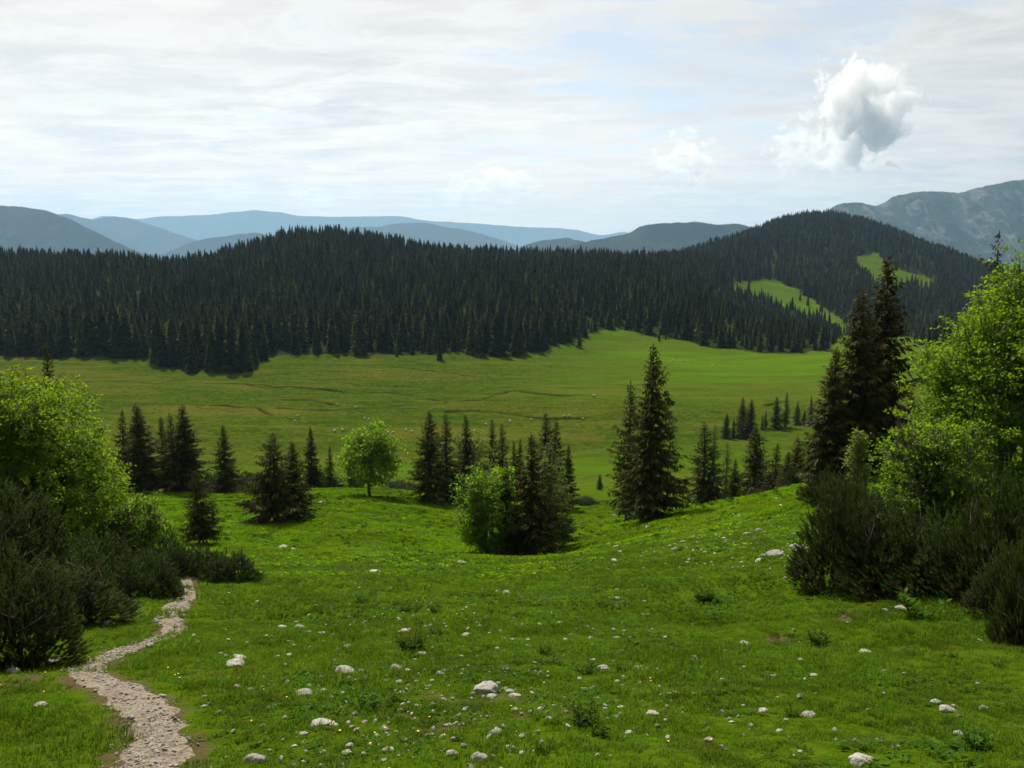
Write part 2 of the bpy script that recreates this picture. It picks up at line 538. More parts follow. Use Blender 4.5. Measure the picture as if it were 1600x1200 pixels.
_n.n('ShaderNodeOutputMaterial', ins={0: _n.n('ShaderNodeBsdfPrincipled', ins={'Base Color': (0.75, 0.46, 0.01, 1), 'Roughness': 0.6})})


def stone_mat():
    m, n = new_mat('limestone')
    g = n.n('ShaderNodeTexCoord').outputs['Object']
    oi = n.n('ShaderNodeObjectInfo')
    p = n.vmath('ADD', g, oi.outputs['Location'])
    f1 = n.noise(p, 9, 7, 0.62); f2 = n.noise(p, 38, 5, 0.6)
    col = n.mix(n.ramp(f1, 0.36, 0.62), (0.22, 0.205, 0.18), (0.42, 0.405, 0.37))
    col = n.mix(n.ramp(n.noise(p, 5, 5, 0.6), 0.58, 0.70), col, (0.20, 0.16, 0.12))
    col = n.mix(n.ramp(f2, 0.60, 0.72), col, (0.11, 0.11, 0.095))
    val = n.ramp(oi.outputs['Random'], 0, 1, 0.7, 1.12)
    hs = n.n('ShaderNodeHueSaturation', ins={'Value': val, 'Color': col})
    bp = n.n('ShaderNodeBump', ins={'Strength': 0.7, 'Distance': 0.02, 'Height': n.math('ADD', f1, n.math('MULTIPLY', f2, 0.4))})
    pb = n.n('ShaderNodeBsdfPrincipled', ins={'Base Color': hs.outputs[0], 'Roughness': 0.88, 'Specular IOR Level': 0.25, 'Normal': bp.outputs[0]})
    n.n('ShaderNodeOutputMaterial', ins={0: pb.outputs[0]})
    return m


M_STONE = stone_mat()
M_GRAVEL = bark_mat('gravel stone', (0.155, 0.138, 0.115), (0.41, 0.375, 0.33), 6)


def ground_mat():
    m, n = new_mat('alpine turf')
    g = n.n('ShaderNodeNewGeometry').outputs['Position']
    big = n.noise(n.n('ShaderNodeMapping', ins={0: g, 3: (0.6, 1.5, 1)}).outputs[0], 0.028, 5, 0.6, 0.6)
    mid = n.noise(g, 0.33, 5, 0.6)
    fin = n.noise(g, 5.0, 6, 0.7)
    tiny = n.noise(g, 40.0, 3, 0.6)
    a = n.mix(n.ramp(fin, 0.34, 0.66), (0.030, 0.062, 0.002), (0.064, 0.100, 0.004))
    a = n.mix(n.math('MULTIPLY', n.ramp(mid, 0.5, 0.7), 0.5), a, (0.062, 0.080, 0.008))
    # the valley floor: yellower short pasture with worn tan bands
    vd = n.attr('valley')
    b = n.mix(n.ramp(mid, 0.34, 0.66), (0.030, 0.060, 0.004), (0.053, 0.082, 0.006))
    b = n.mix(n.math('MULTIPLY', n.ramp(big, 0.45, 0.66), 0.65), b, (0.088, 0.086, 0.012))
    b = n.mix(n.math('MULTIPLY', n.ramp(n.noise(n.n('ShaderNodeMapping', ins={0: g, 3: (0.5, 2.2, 1)}).outputs[0], 0.09, 5, 0.65, 0.8), 0.52, 0.68), 0.5), b, (0.018, 0.033, 0.001))
    b = n.mix(n.ramp(n.noise(g, 0.75, 5, 0.75), 0.40, 0.62, 0.0, 0.7), b, (0.018, 0.032, 0.001))
    b = n.mix(n.math('MULTIPLY', n.ramp(n.noise(n.n('ShaderNodeMapping', ins={0: g, 3: (0.35, 1.6, 1)}).outputs[0], 0.055, 6, 0.7, 1.0), 0.50, 0.62), 0.55), b, (0.088, 0.082, 0.013))
    b = n.mix(n.math('MULTIPLY', n.attr('fresh_sunlit'), n.ramp(big, 0.30, 0.60, 1.0, 0.35)), b, (0.062, 0.116, 0.005))  # lighter green: fresher grass and painted sunlight together
    col = n.mix(vd, a, b)
    col = n.mix(n.math('MULTIPLY', n.attr('lush'), n.ramp(n.noise(g, 1.6, 4, 0.6), 0.25, 0.6, 0.55, 1.0)), col, (0.062, 0.130, 0.002))
    col = n.mix(n.attr('soil'), col, (0.012, 0.017, 0.004))
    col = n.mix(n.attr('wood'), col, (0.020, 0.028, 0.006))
    col = n.mix(n.math('MULTIPLY', n.attr('dirt'), n.ramp(fin, 0.3, 0.55)), col, (0.085, 0.058, 0.036))
    hgt = n.math('ADD', n.math('MULTIPLY', fin, 0.6), n.math('MULTIPLY', tiny, 0.25))
    bp = n.n('ShaderNodeBump', ins={'Strength': 0.6, 'Distance': 0.15, 'Height': hgt})
    pb = n.n('ShaderNodeBsdfPrincipled', ins={'Base Color': col, 'Roughness': 1.0, 'Specular IOR Level': 0.0, 'Normal': bp.outputs[0]})
    n.n('ShaderNodeOutputMaterial', ins={0: pb.outputs[0]})
    return m


def path_mat():
    m, n = new_mat('trodden gravel')
    g = n.n('ShaderNodeNewGeometry').outputs['Position']
    f = n.noise(g, 14, 6, 0.7)
    v = n.n('ShaderNodeTexVoronoi', ins={'Vector': g, 'Scale': 26.0})
    col = n.mix(n.ramp(f, 0.32, 0.66), (0.10, 0.075, 0.05), (0.24, 0.20, 0.155))
    col = n.mix(n.ramp(v.outputs[0], 0.0, 0.5, 0.55, 0.0), col, (0.30, 0.265, 0.22))
    bp = n.n('ShaderNodeBump', ins={'Strength': 0.8, 'Distance': 0.03, 'Height': n.math('SUBTRACT', f, v.outputs[0])})
    pb = n.n('ShaderNodeBsdfPrincipled', ins={'Base Color': col, 'Roughness': 0.95, 'Specular IOR Level': 0.15, 'Normal': bp.outputs[0]})
    n.n('ShaderNodeOutputMaterial', ins={0: pb.outputs[0]})
    return m


# ------------------------------------------------------------------ the wood: where it stands
FRONT = [(-400, 552), (0, 556), (90, 558), (160, 556), (225, 562), (262, 572), (300, 578), (345, 581), (400, 580), (412, 566), (420, 556), (520, 556), (600, 555),
         (680, 557), (700, 552), (760, 557), (810, 556), (850, 547), (890, 532), (930, 520), (955, 514), (985, 520), (1020, 526), (1060, 530), (1110, 543),
         (1190, 552), (1250, 552), (1285, 545), (1300, 540), (1312, 525), (1420, 528), (1440, 541), (1700, 545), (2200, 545)]
FRONT_X, FRONT_Y = np.array(FRONT, float).T
CLEAR = [
    [(1130, 443), (1190, 437), (1222, 441), (1264, 464), (1300, 489), (1322, 506), (1322, 524), (1296, 505), (1250, 488), (1200, 470), (1160, 460)],
    [(1330, 402), (1372, 396), (1388, 414), (1420, 425), (1462, 438), (1460, 448), (1400, 446), (1372, 452), (1350, 430)],
]


def in_poly(x, y, poly):
    x = np.asarray(x, float); y = np.asarray(y, float)
    r = np.zeros(x.shape, bool)
    for (ax, ay), (bx, by) in zip(poly, poly[1:] + poly[:1]):
        c = ((ay > y) != (by > y)) & (x < (bx - ax) * (y - ay) / (by - ay + 1e-12) + ax)
        r ^= c
    return r


def wooded(x, y):
    z = h0(x, y)
    px, py = to_px(x, y, z)
    px = px + 7 * fbm(x / 13, y / 13, 77, 2)
    py2 = py + 3 * fbm(x / 8, y / 8, 78, 2)
    f = (py2 < np.interp(px, FRONT_X, FRONT_Y)) & (y > 300)
    for c in CLEAR:
        f &= ~(in_poly(px, py2, c) & (y > 600) & (y < 1250))
    return f


# bare brown hollows in the turf: (column, row, radius in metres)
HOLLOW = [(*at(a, b)[:2], r) for a, b, r in ((1213, 996, .22), (1322, 958, .30), (1068, 1172, .13), (755, 1042, .16), (800, 1055, .14), (1122, 1190, .12), (505, 1190, .14), (345, 1052, .12), (1350, 1062, .12))]


def hollow(x, y):
    out = np.zeros(np.shape(x))
    for a, b, r in HOLLOW:
        d = np.hypot(x - a, (y - b) * 0.9) / r + 0.5 * fbm(x / 0.2, y / 0.2, 66, 3)
        out = np.maximum(out, np.clip(1.6 - d, 0, 1))
    return out


# path of the picture: (column, row, width in metres)
PATH = [(215, 1270, .80), (228, 1205, .80), (252, 1168, .60), (243, 1140, .62), (238, 1118, .62), (208, 1092, .58), (160, 1068, .56), (128, 1052, .50), (150, 1036, .44),
        (185, 1020, .50), (218, 1008, .50), (262, 994, .52), (276, 982, .52), (262, 968, .56), (272, 952, .58), (294, 932, .58), (292, 912, .52), (284, 895, .5), (262, 872, .5), (235, 850, .5)]
PATH_W = np.array([at(a, b)[:2] for a, b, c in PATH])
PATH_R = np.array([c for a, b, c in PATH]) * 0.41
_tt = np.linspace(0, len(PATH) - 1, 260)
PATH_L = np.stack([np.interp(_tt, range(len(PATH)), PATH_W[:, k]) for k in (0, 1)], 1)
PATH_L = np.stack([_smooth(PATH_L[:, k:k + 1], 3, 0)[:, 0] for k in (0, 1)], 1)
PATH_H = np.interp(_tt, range(len(PATH)), PATH_R)


def path_dist(x, y):
    """distance beyond the edge of the path (negative on it)"""
    x = np.asarray(x, float); y = np.asarray(y, float)
    out = np.full(x.shape, 9.0)
    s = (y < 40) & (x < 2) & (x > -22)
    if s.any():
        xs, ys = x[s], y[s]
        d2 = np.full(xs.shape, 1e9); hw = np.zeros(xs.shape)
        for (a, b), hh in zip(PATH_L[::2], PATH_H[::2]):
            q = np.hypot(xs - a, ys - b)
            c = q < d2
            d2 = np.where(c, q, d2); hw = np.where(c, hh, hw)
        out[s] = d2 - hw - 0.24 * fbm(xs / 0.4, ys / 0.4, 55, 3)
    return out


# ------------------------------------------------------------------ terrain mesh
def build_terrain():
    ua = np.concatenate([np.linspace(-2.6, -0.78, 45, endpoint=False), np.linspace(-0.78, 0.78, 560), np.linspace(0.78, 2.6, 46)[1:]])
    ys = [-30, -24, -18, -13, -9, -6, -4, -2.5, -1.2, 0, 1, 2, 3, 4]
    y = 5.0
    while y < 2700:
        ys.append(y)
        st = y * 0.0085
        if 170 < y < 350:
            st = 0.55
        y += st
    ys += [3300, 4200, 5500, 7500, 10000, 13900, 18000, 22300]
    ys = np.array(ys)
    U, Yg = np.meshgrid(ua, ys)
    X = U * (np.maximum(Yg, 0) + 6.0)
    Z = ground(X, Yg)
    ny, nx = X.shape
    idx = np.arange(ny * nx).reshape(ny, nx)
    Q = np.stack([idx[:-1, :-1], idx[:-1, 1:], idx[1:, 1:], idx[1:, :-1]], -1).reshape(-1, 4)
    V = np.stack([X, Yg, Z], -1).reshape(-1, 3)
    x, y = V[:, 0], V[:, 1]
    pd = path_dist(x, y)
    px, py = to_px(x, y, V[:, 2])
    valley = np.clip((y - 120) / 50, 0, 1)
    lush = np.clip((y - 24 + 7 * fbm(x / 8, y / 8, 12, 3)) / 14, 0, 1) * np.clip((112 - y) / 14, 0, 1) * (0.7 + 0.3 * np.clip(fbm(x / 6, y / 6, 15) * 2, -1, 1))
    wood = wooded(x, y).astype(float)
    fresh_sunlit = np.clip((px - 760) / 260, 0, 1) * np.clip((y - 235) / 70, 0, 1) * (y < 1300) + np.clip((205 - y) / 25, 0, 1) * (y > 110) * 0.8  # greener grass, plus sunlit brightness painted into the right of the pasture
    bare = np.clip(fbm(x / 0.8, y / 0.8, 61, 4) * 4 - 1.6, 0, 1) * (y < 60)
    dirt = np.clip(1.0 - np.maximum(pd, 0) / 0.12, 0, 1)
    dirt = np.maximum(dirt, bare * 0.8)
    hl = hollow(x, y)
    dirt = np.maximum(dirt, hl)
    V[:, 2] -= 0.05 * hl
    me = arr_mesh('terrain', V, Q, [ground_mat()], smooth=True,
                  attrs={'valley': valley, 'lush': lush, 'fresh_sunlit': fresh_sunlit, 'soil': np.clip(ditch_depth(x, y) * 1.6, 0, 1), 'wood': wood, 'dirt': dirt})
    tag(put('terrain', me), 'green alpine hillside falling to a flat pasture and rising to wooded hills', 'hillside', kind='structure')


build_terrain()


def build_path():
    ti = np.linspace(-1, 1, 13)
    d = np.gradient(PATH_L, axis=0); d /= np.linalg.norm(d, axis=1, keepdims=True) + 1e-9
    nrm = np.stack([d[:, 1], -d[:, 0]], 1)
    edge = 1.0 + 0.55 * fbm(np.arange(len(PATH_L)) / 6.0, np.zeros(len(PATH_L)), 4, 3)
    W = PATH_L[:, None] + nrm[:, None] * (ti[None, :, None] * (PATH_H * edge)[:, None, None])
    X, Yg = W[..., 0], W[..., 1]
    Z = ground(X, Yg) + 0.012 - 0.02 * (np.abs(ti)[None] > 0.99) + 0.012 * fbm(X / 0.09, Yg / 0.09, 71, 2)
    ny, nx = X.shape
    idx = np.arange(ny * nx).reshape(ny, nx)
    Q = np.stack([idx[:-1, :-1], idx[:-1, 1:], idx[1:, 1:], idx[1:, :-1]], -1).reshape(-1, 4)
    me = arr_mesh('path', np.stack([X, Yg, Z], -1).reshape(-1, 3), Q, [path_mat()], smooth=True)
    tag(put('path', me), 'narrow stony footpath winding down the slope', 'path', kind='structure')


build_path()


# ------------------------------------------------------------------ far mountains
def mountain_mat(name, ca, cb, sc, rock=None, rock_at=(0.45, 0.6)):
    m, n = new_mat(name)
    g = n.n('ShaderNodeNewGeometry').outputs['Position']
    f = n.noise(g, sc, 6, 0.65)
    f2 = n.noise(g, sc * 9, 5, 0.7)
    col = n.mix(n.ramp(f, 0.35, 0.65), ca, cb)
    if rock:
        st = n.n('ShaderNodeMapping', ins={0: g, 2: (0.0, R(28), 0.0), 3: (1.6, 0.5, 0.55)}).outputs[0]
        rk = n.noise(st, sc * 1.5, 8, 0.72, 0.9)
        rc = n.mix(n.ramp(n.noise(st, sc * 7, 7, 0.75, 0.5), 0.36, 0.66), (0.05, 0.047, 0.045), rock)
        col = n.mix(n.ramp(rk, *rock_at), col, rc)
    bp = n.n('ShaderNodeBump', ins={'Strength': 0.7, 'Distance': 9.0, 'Height': f2})
    pb = n.n('ShaderNodeBsdfPrincipled', ins={'Base Color': col, 'Roughness': 1.0, 'Specular IOR Level': 0.05, 'Normal': bp.outputs[0]})
    n.n('ShaderNodeOutputMaterial', ins={0: pb.outputs[0]})
    return m


M_HILL = mountain_mat('wooded hill', (0.005, 0.008, 0.008), (0.020, 0.024, 0.014), 0.008)
M_HILL2 = mountain_mat('mixed hill', (0.008, 0.012, 0.010), (0.026, 0.034, 0.015), 0.006)
M_ROCK = mountain_mat('rocky mountain', (0.012, 0.016, 0.010), (0.028, 0.034, 0.016), 0.004, rock=(0.14, 0.132, 0.13), rock_at=(0.50, 0.60))


def mountain(name, Y, knots, depth, mat, label, spur=0.36, amp=16.0, seed=1, foot=-400, nx=260, ny=60):
    kx, ky = np.array(knots, float).T
    pad = [(kx[0] - 260, 560), *knots, (kx[-1] + 260, 560)]
    kx, ky = np.array(pad, float).T
    pxs = np.linspace(kx[0], kx[-1], nx)
    pys = pchip(kx, ky, pxs)
    u, v = ray(pxs, pys)
    crest = v * Y
    t = np.linspace(-1, 1, ny)                        # -1 foot in front, 0 crest, 1 foot behind
    T, U = np.meshgrid(t, u, indexing='ij')
    CR = np.broadcast_to(crest, T.shape)
    shape = np.where(T < 0, (1 - np.abs(T)) ** 1.12, (1 - T) ** 1.25)
    yy = Y + T * depth
    X = U * Y * (1 + 0.05 * T)
    sp = fbm(X / (depth * 0.35), yy / (depth * 1.4), seed, 3)
    fall = np.abs(T) ** 0.7 * (1 - np.abs(T)) * 4 * 0.5
    Z = foot + (CR - foot) * np.clip(shape, 0, 1) + spur * (CR.max() - foot) * sp * fall
    Z = Z + amp * fbm(X / (depth * 0.05), yy / (depth * 0.05), seed + 5, 4, 0.6) * (0.35 + np.clip(np.abs(T) * 4, 0, 0.65))
    idx = np.arange(T.size).reshape(T.shape)
    Q = np.stack([idx[:-1, :-1], idx[:-1, 1:], idx[1:, 1:], idx[1:, :-1]], -1).reshape(-1, 4)
    me = arr_mesh(name, np.stack([X, yy, Z], -1).reshape(-1, 3), Q, [mat], smooth=True)
    o = put(name, me)
    tag(o, label, 'mountain', kind='structure')
    return X, yy, Z


MTN = {}
MTN['left'] = mountain('mountain', 6500, [(-400, 335), (-150, 316), (0, 320), (40, 323), (75, 327), (100, 336), (150, 360), (190, 380), (230, 398), (300, 428)], 1100, M_HILL,
                       'dark wooded ridge at the far left', seed=3, nx=320, ny=110)
mountain('mountain', 12500, [(20, 360), (60, 345), (105, 332), (130, 337), (150, 340), (190, 337), (215, 343), (250, 354), (290, 367), (330, 377), (420, 398)], 1500, M_HILL,
         'blue ridge behind the dark left ridge', seed=11, amp=16)
mountain('mountain', 19500, [(-200, 352), (140, 341), (165, 336), (215, 341), (250, 337), (330, 333), (400, 327), (440, 331), (470, 335), (560, 337), (620, 337), (660, 343), (740, 347),
                            (800, 352), (900, 358), (940, 366), (975, 361), (1000, 368), (1060, 380)], 1700, M_HILL2, 'palest long ridge on the horizon', seed=17, spur=0.15, amp=14, nx=400)
mountain('mountain', 9000, [(240, 402), (270, 388), (300, 376), (340, 368), (400, 362), (420, 367), (470, 384), (520, 400)], 1100, M_HILL, 'small blue ridge left of the wooded knoll', seed=23, amp=12)
mountain('mountain', 11500, [(500, 368), (560, 353), (590, 352), (620, 349), (660, 347), (700, 353), (740, 361), (790, 376)], 1300, M_HILL, 'low blue ridge behind the middle of the wood', seed=29, amp=12)
mountain('mountain', 7000, [(820, 382), (850, 373), (880, 371), (900, 375), (940, 384)], 800, M_HILL, 'tiny blue hump above the middle of the wood', seed=31, amp=8)
MTN['mid'] = mountain('mountain', 5500, [(860, 396), (900, 379), (950, 369), (985, 363), (1000, 354), (1030, 347), (1060, 345), (1080, 344), (1120, 348), (1150, 347), (1200, 362), (1300, 400)], 800, M_HILL2,
                      'wooded blue hill left of the round forest hill', seed=37, amp=9, nx=320, ny=100)
mountain('mountain', 6200, [(1262, 372), (1285, 338), (1305, 322), (1330, 318), (1370, 321), (1385, 316), (1400, 308), (1440, 300), (1470, 297), (1500, 301), (1530, 293), (1560, 286), (1600, 277),
                            (1700, 256), (1900, 240), (2200, 270)], 1300, M_ROCK, 'rocky grey mountain at the far right', seed=41, spur=0.45, amp=34, nx=420, ny=150)


# ------------------------------------------------------------------ plants
def cards(base, d, nrm, L, W, droop=0.0):
    """N narrow diamond leaves: base (N,3), direction d, flat normal nrm, length L, width W -> vertices (N*4,3), triangles"""
    N = len(base)
    d = d / (np.linalg.norm(d, axis=1, keepdims=True) + 1e-9)
    s = np.cross(d, nrm); s /= np.linalg.norm(s, axis=1, keepdims=True) + 1e-9
    L = np.broadcast_to(L, (N,))[:, None]; W = np.broadcast_to(W, (N,))[:, None]
    tip = base + d * L; tip[:, 2] -= droop * L[:, 0]
    mid = base + d * L * 0.45; mid[:, 2] -= droop * L[:, 0] * 0.15
    V = np.stack([base, mid + s * W * 0.5, tip, mid - s * W * 0.5], 1).reshape(-1, 3)
    k = np.arange(N)[:, None] * 4
    T = np.concatenate([k + [[0, 1, 2]], k + [[0, 2, 3]]], 1).reshape(-1, 3)
    return V, T


def unit(n, r):
    v = r.normal(size=(n, 3))
    return v / np.linalg.norm(v, axis=1, keepdims=True)


def spruce(H, wide, seed, start=0.08, whorls=34, per=6, tw=16, dense=1.0, ragged=0.25, lean=0.0):
    """near spruce: returns (trunk Buf, crown Buf)"""
    r = np.random.default_rng(seed)
    tr, cr = Buf(), Buf()
    zs = np.linspace(0, 1, 9)
    off = np.stack([0.12 * fbm(zs * 2, zs * 0 + seed, seed, 2), 0.12 * fbm(zs * 2, zs * 0 + seed + 40, seed + 1, 2), zs * H], 1)
    off[:, 0] += lean * zs * zs
    off[0, 2] = -0.35
    rad = 0.017 * H * (1 - zs) ** 0.85 + 0.012
    rad[0] *= 1.35
    tr.tube(off, rad, 8)
    lop = 1 + 0.25 * np.sin(np.arange(3) + seed)
    for i in range(whorls):
        t = start + (1 - start) * ((i + 0.3 * r.random()) / whorls) ** 0.92
        if t > 0.985:
            continue
        c = np.array([np.interp(t, zs, off[:, 0]), np.interp(t, zs, off[:, 1]), t * H])
        prof = (1 - t) ** 0.78 * (0.80 + 0.2 * min(1.0, (t - start) * 7 + 0.25))
        nb = per if t < 0.8 else max(4, per - 1)
        a0 = r.random() * 6.28
        for j in range(nb):
            if r.random() < ragged * 0.32:
                continue
            az = a0 + 6.283 * j / nb + r.normal() * 0.25
            L = wide * prof * (1 + ragged * r.normal() * 0.9) * (1 + 0.13 * math.sin(az + seed))
            L = max(L, 0.10 * wide * (1 - t) + 0.16)
            e0 = np.interp(t, [0, 0.3, 0.7, 1], [-0.30, -0.12, 0.22, 0.85]) + r.normal() * 0.12
            hd = np.array([math.cos(az), math.sin(az), 0])
            s = np.linspace(0, 1, 6)
            bp = c + hd * (L * s)[:, None]
            bp[:, 2] += L * (e0 * s - 0.32 * s**2 + 0.30 * s**3 * (1 + 0.5 * r.random()))
            tr_r = 0.012 + 0.014 * L
            if L > 0.5:
                cr.tube(bp[:4], np.linspace(tr_r, 0.008, 4), 3, 0.0)
            n = int(max(5, tw * L / wide * 1.5 * dense + 4))
            q = np.clip(0.12 + 0.92 * r.random(n) ** 0.85, 0, 1)
            b = np.stack([np.interp(q, s, bp[:, k]) for k in range(3)], 1)
            side = np.array([-hd[1], hd[0], 0])
            sg = np.where(r.random(n) < 0.5, -1, 1)[:, None]
            d = hd * (0.55 + 0.5 * q)[:, None] + sg * side * (0.75 - 0.35 * q)[:, None] + np.array([0, 0, -1]) * (0.20 + 0.35 * r.random(n))[:, None]
            d += 0.22 * unit(n, r)
            ln = (0.15 + 0.26 * L * (1.05 - 0.6 * q)) * (0.7 + 0.6 * r.random(n))
            nr = np.array([0, 0, 1.0]) + 0.55 * unit(n, r)
            V, T = cards(b, d, nr, ln, 0.05 + 0.16 * ln, 0.22)
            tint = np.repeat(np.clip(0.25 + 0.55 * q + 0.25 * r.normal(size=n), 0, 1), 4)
            cr.add(V, T, tint)
            # hanging branchlets
            n2 = n // 2
            q2 = r.random(n2) * 0.85 + 0.1
            b2 = np.stack([np.interp(q2, s, bp[:, k]) for k in range(3)], 1)
            V, T = cards(b2, np.array([0, 0, -1.0]) + 0.45 * unit(n2, r), unit(n2, r), (0.10 + 0.15 * L) * (0.6 + 0.7 * r.random(n2)), 0.06 + 0.02 * L)
            cr.add(V, T, np.repeat(0.15 + 0.4 * r.random(n2), 4))
    n = 10                                                        # leader
    V, T = cards(np.repeat(off[-1:], n, 0) - [0, 0, 0.45] * np.ones((n, 1)) * r.random((n, 1)), np.array([0, 0, 1.0]) + 0.45 * unit(n, r), unit(n, r), 0.22, 0.05)
    cr.add(V, T, 0.6)
    return tr, cr


def far_spruce(H, wide, seed, n=150):
    """a spruce of the far wood: one light mesh, trunk and drooping sprays"""
    r = np.random.default_rng(seed)
    B = Buf()
    B.tube([(0, 0, -0.8), (0, 0, H * 0.5), (0, 0, H * 0.98)], [0.26, 0.15, 0.02], 5, 0.0)
    nt = B.n
    t = np.sort(1 - r.random(n) ** 0.60 * 0.97)
    t = 0.04 + 0.95 * (np.arange(n) + r.random(n)) / n
    t = t ** 0.9 * 0.99
    az = r.random(n) * 6.283
    L = wide * ((1 - t) ** 0.75) * (0.65 + 0.5 * r.random(n)) + 0.06
    hd = np.stack([np.cos(az), np.sin(az), np.zeros(n)], 1)
    b = hd * 0.05; b[:, 2] = t * H
    d = hd.copy(); d[:, 2] = -0.30 + 0.75 * t**2 + 0.15 * r.normal(size=n)
    nr = np.array([0, 0, 1.0]) + 0.35 * unit(n, r)
    V, T = cards(b, d, nr, L, np.minimum(0.16 + 0.62 * L, 0.55 + 0.42 * L), 0.14)
    B.add(V, T, np.repeat(np.clip(0.35 + 0.3 * r.normal(size=n), 0, 1), 4))
    V, T = cards(b + d * (L * 0.35)[:, None], hd * 0.35 + np.array([0, 0, -0.8]), hd + 0.5 * unit(n, r), np.minimum(0.1 + 0.8 * L, 0.35 + 0.5 * L), np.minimum(0.08 + 0.55 * L, 0.35 + 0.34 * L))
    B.add(V, T, np.repeat(np.clip(0.3 + 0.3 * r.normal(size=n), 0, 1), 4))
    return B


def broadleaf(H, W, seed, leaves=26000, leaf=0.10, trunk_h=0.2, stems=1, tuft=14, egg=0.45, r0=None, flat=0.7):
    """leafy tree: forked limbs, leaves in tufts spread through a lumpy crown"""
    r = np.random.default_rng(seed)
    tr, cr = Buf(), Buf()
    r0 = r0 or 0.022 * H
    tips = []

    def grow(p, d, L, rad, lev):
        n = 5
        P = [np.array(p, float)]
        dd = np.array(d, float)
        for _ in range(n):
            dd = dd + 0.16 * r.normal(size=3) + np.array([0, 0, 0.05])
            dd /= np.linalg.norm(dd)
            P.append(P[-1] + dd * L / n)
        P = np.array(P)
        tr.tube(P, np.linspace(rad, rad * 0.55, n + 1), 7 if lev < 2 else 4)
        if lev >= 2:
            for k in range(2, n + 1):
                tips.append((P[k], lev))
        if lev == 4:
            return
        kids = (4, 4, 3, 3)[lev]
        for k in range(kids):
            f = 0.45 + 0.55 * (k + r.random()) / kids
            q = P[min(n, int(f * n + 0.5))]
            ax = unit(1, r)[0]
            side = np.cross(dd, ax); side /= np.linalg.norm(side) + 1e-9
            a = (0.85, 0.8, 0.75, 0.8)[lev] * (0.6 + 0.6 * r.random())
            nd = dd * math.cos(a) + side * math.sin(a)
            nd[2] = nd[2] * 0.75 + 0.08
            grow(q, nd / np.linalg.norm(nd), L * (0.60 + 0.2 * r.random()), rad * 0.5, lev + 1)
        grow(P[-1], dd, L * 0.66, rad * 0.55, lev + 1)

    for sidx in range(stems):
        a = 6.28 * sidx / stems + r.random()
        out = 0.0 if stems == 1 else 0.35
        grow((0.12 * math.cos(a) * (stems > 1), 0.12 * math.sin(a) * (stems > 1), -0.3), (out * math.cos(a), out * math.sin(a), 1), H * (trunk_h + 0.12), r0, 0)
    tp = np.array([p for p, l in tips])
    # fit limbs and crown into the wanted outline: lump field around an egg
    zmin, zmax = trunk_h * H * 0.75, H
    V, T, c = tr.arrays()
    ext = np.percentile(np.hypot(tp[:, 0], tp[:, 1]), 93)
    top = np.percentile(tp[:, 2], 99.5)
    sx, sz = W * 0.5 / ext, H * 0.97 / top
    S = np.array([sx, sx, sz])
    fade = np.clip(V[:, 2:3] / (H * 0.12), 0, 1)
    V = V * (1 + (S - 1) * fade)
    tr.v, tr.t, tr.c = [V], [T], [c]
    tp = tp * S
    tp = tp[tp[:, 2] > zmin]
    nt = max(1, leaves // tuft)
    cen = tp[r.integers(0, len(tp), nt)] + r.normal(size=(nt, 3)) * 0.035 * W
    # a share of tufts fills out the outline
    m = nt // 3
    d = unit(m, r); rad = (0.78 + 0.22 * r.random(m))
    lump = 0.95 + 0.30 * fbm(np.arctan2(d[:, 1], d[:, 0]) * 2.2, d[:, 2] * 4.0, seed, 3)
    zc = H * (trunk_h + (1 - trunk_h) * egg)
    rz = np.where(d[:, 2] > 0, H - zc, zc - zmin)
    e = np.stack([d[:, 0] * W * 0.5, d[:, 1] * W * 0.5, d[:, 2] * rz], 1) * (rad * lump)[:, None]
    e[:, 2] += zc
    cen[:m] = e
    N = nt * tuft
    tuftR = leaf * 2.1
    off = unit(N, r) * (r.random((N, 1)) ** 0.5) * tuftR * np.array([1.35, 1.35, 0.5])
    base = np.repeat(cen, tuft, 0) + off
    out = base - np.array([0, 0, zc]); out /= np.linalg.norm(out, axis=1, keepdims=True) + 1e-9
    dirv = out * 0.6 + 0.8 * unit(N, r); dirv[:, 2] -= 0.35
    nrm = np.array([0, 0, 1.0]) * flat + 0.7 * unit(N, r)
    ln = leaf * (0.65 + 0.7 * r.random(N))
    Vl, Tl = cards(base, dirv, nrm, ln, ln * 0.85, 0.15)
    tt = np.repeat(np.repeat(np.clip(0.5 + 0.30 * r.normal(size=nt), 0, 1), tuft), 4) + np.repeat(0.15 * r.normal(size=N), 4)
    cr.add(Vl, Tl, np.clip(tt, 0, 1))
    return tr, cr


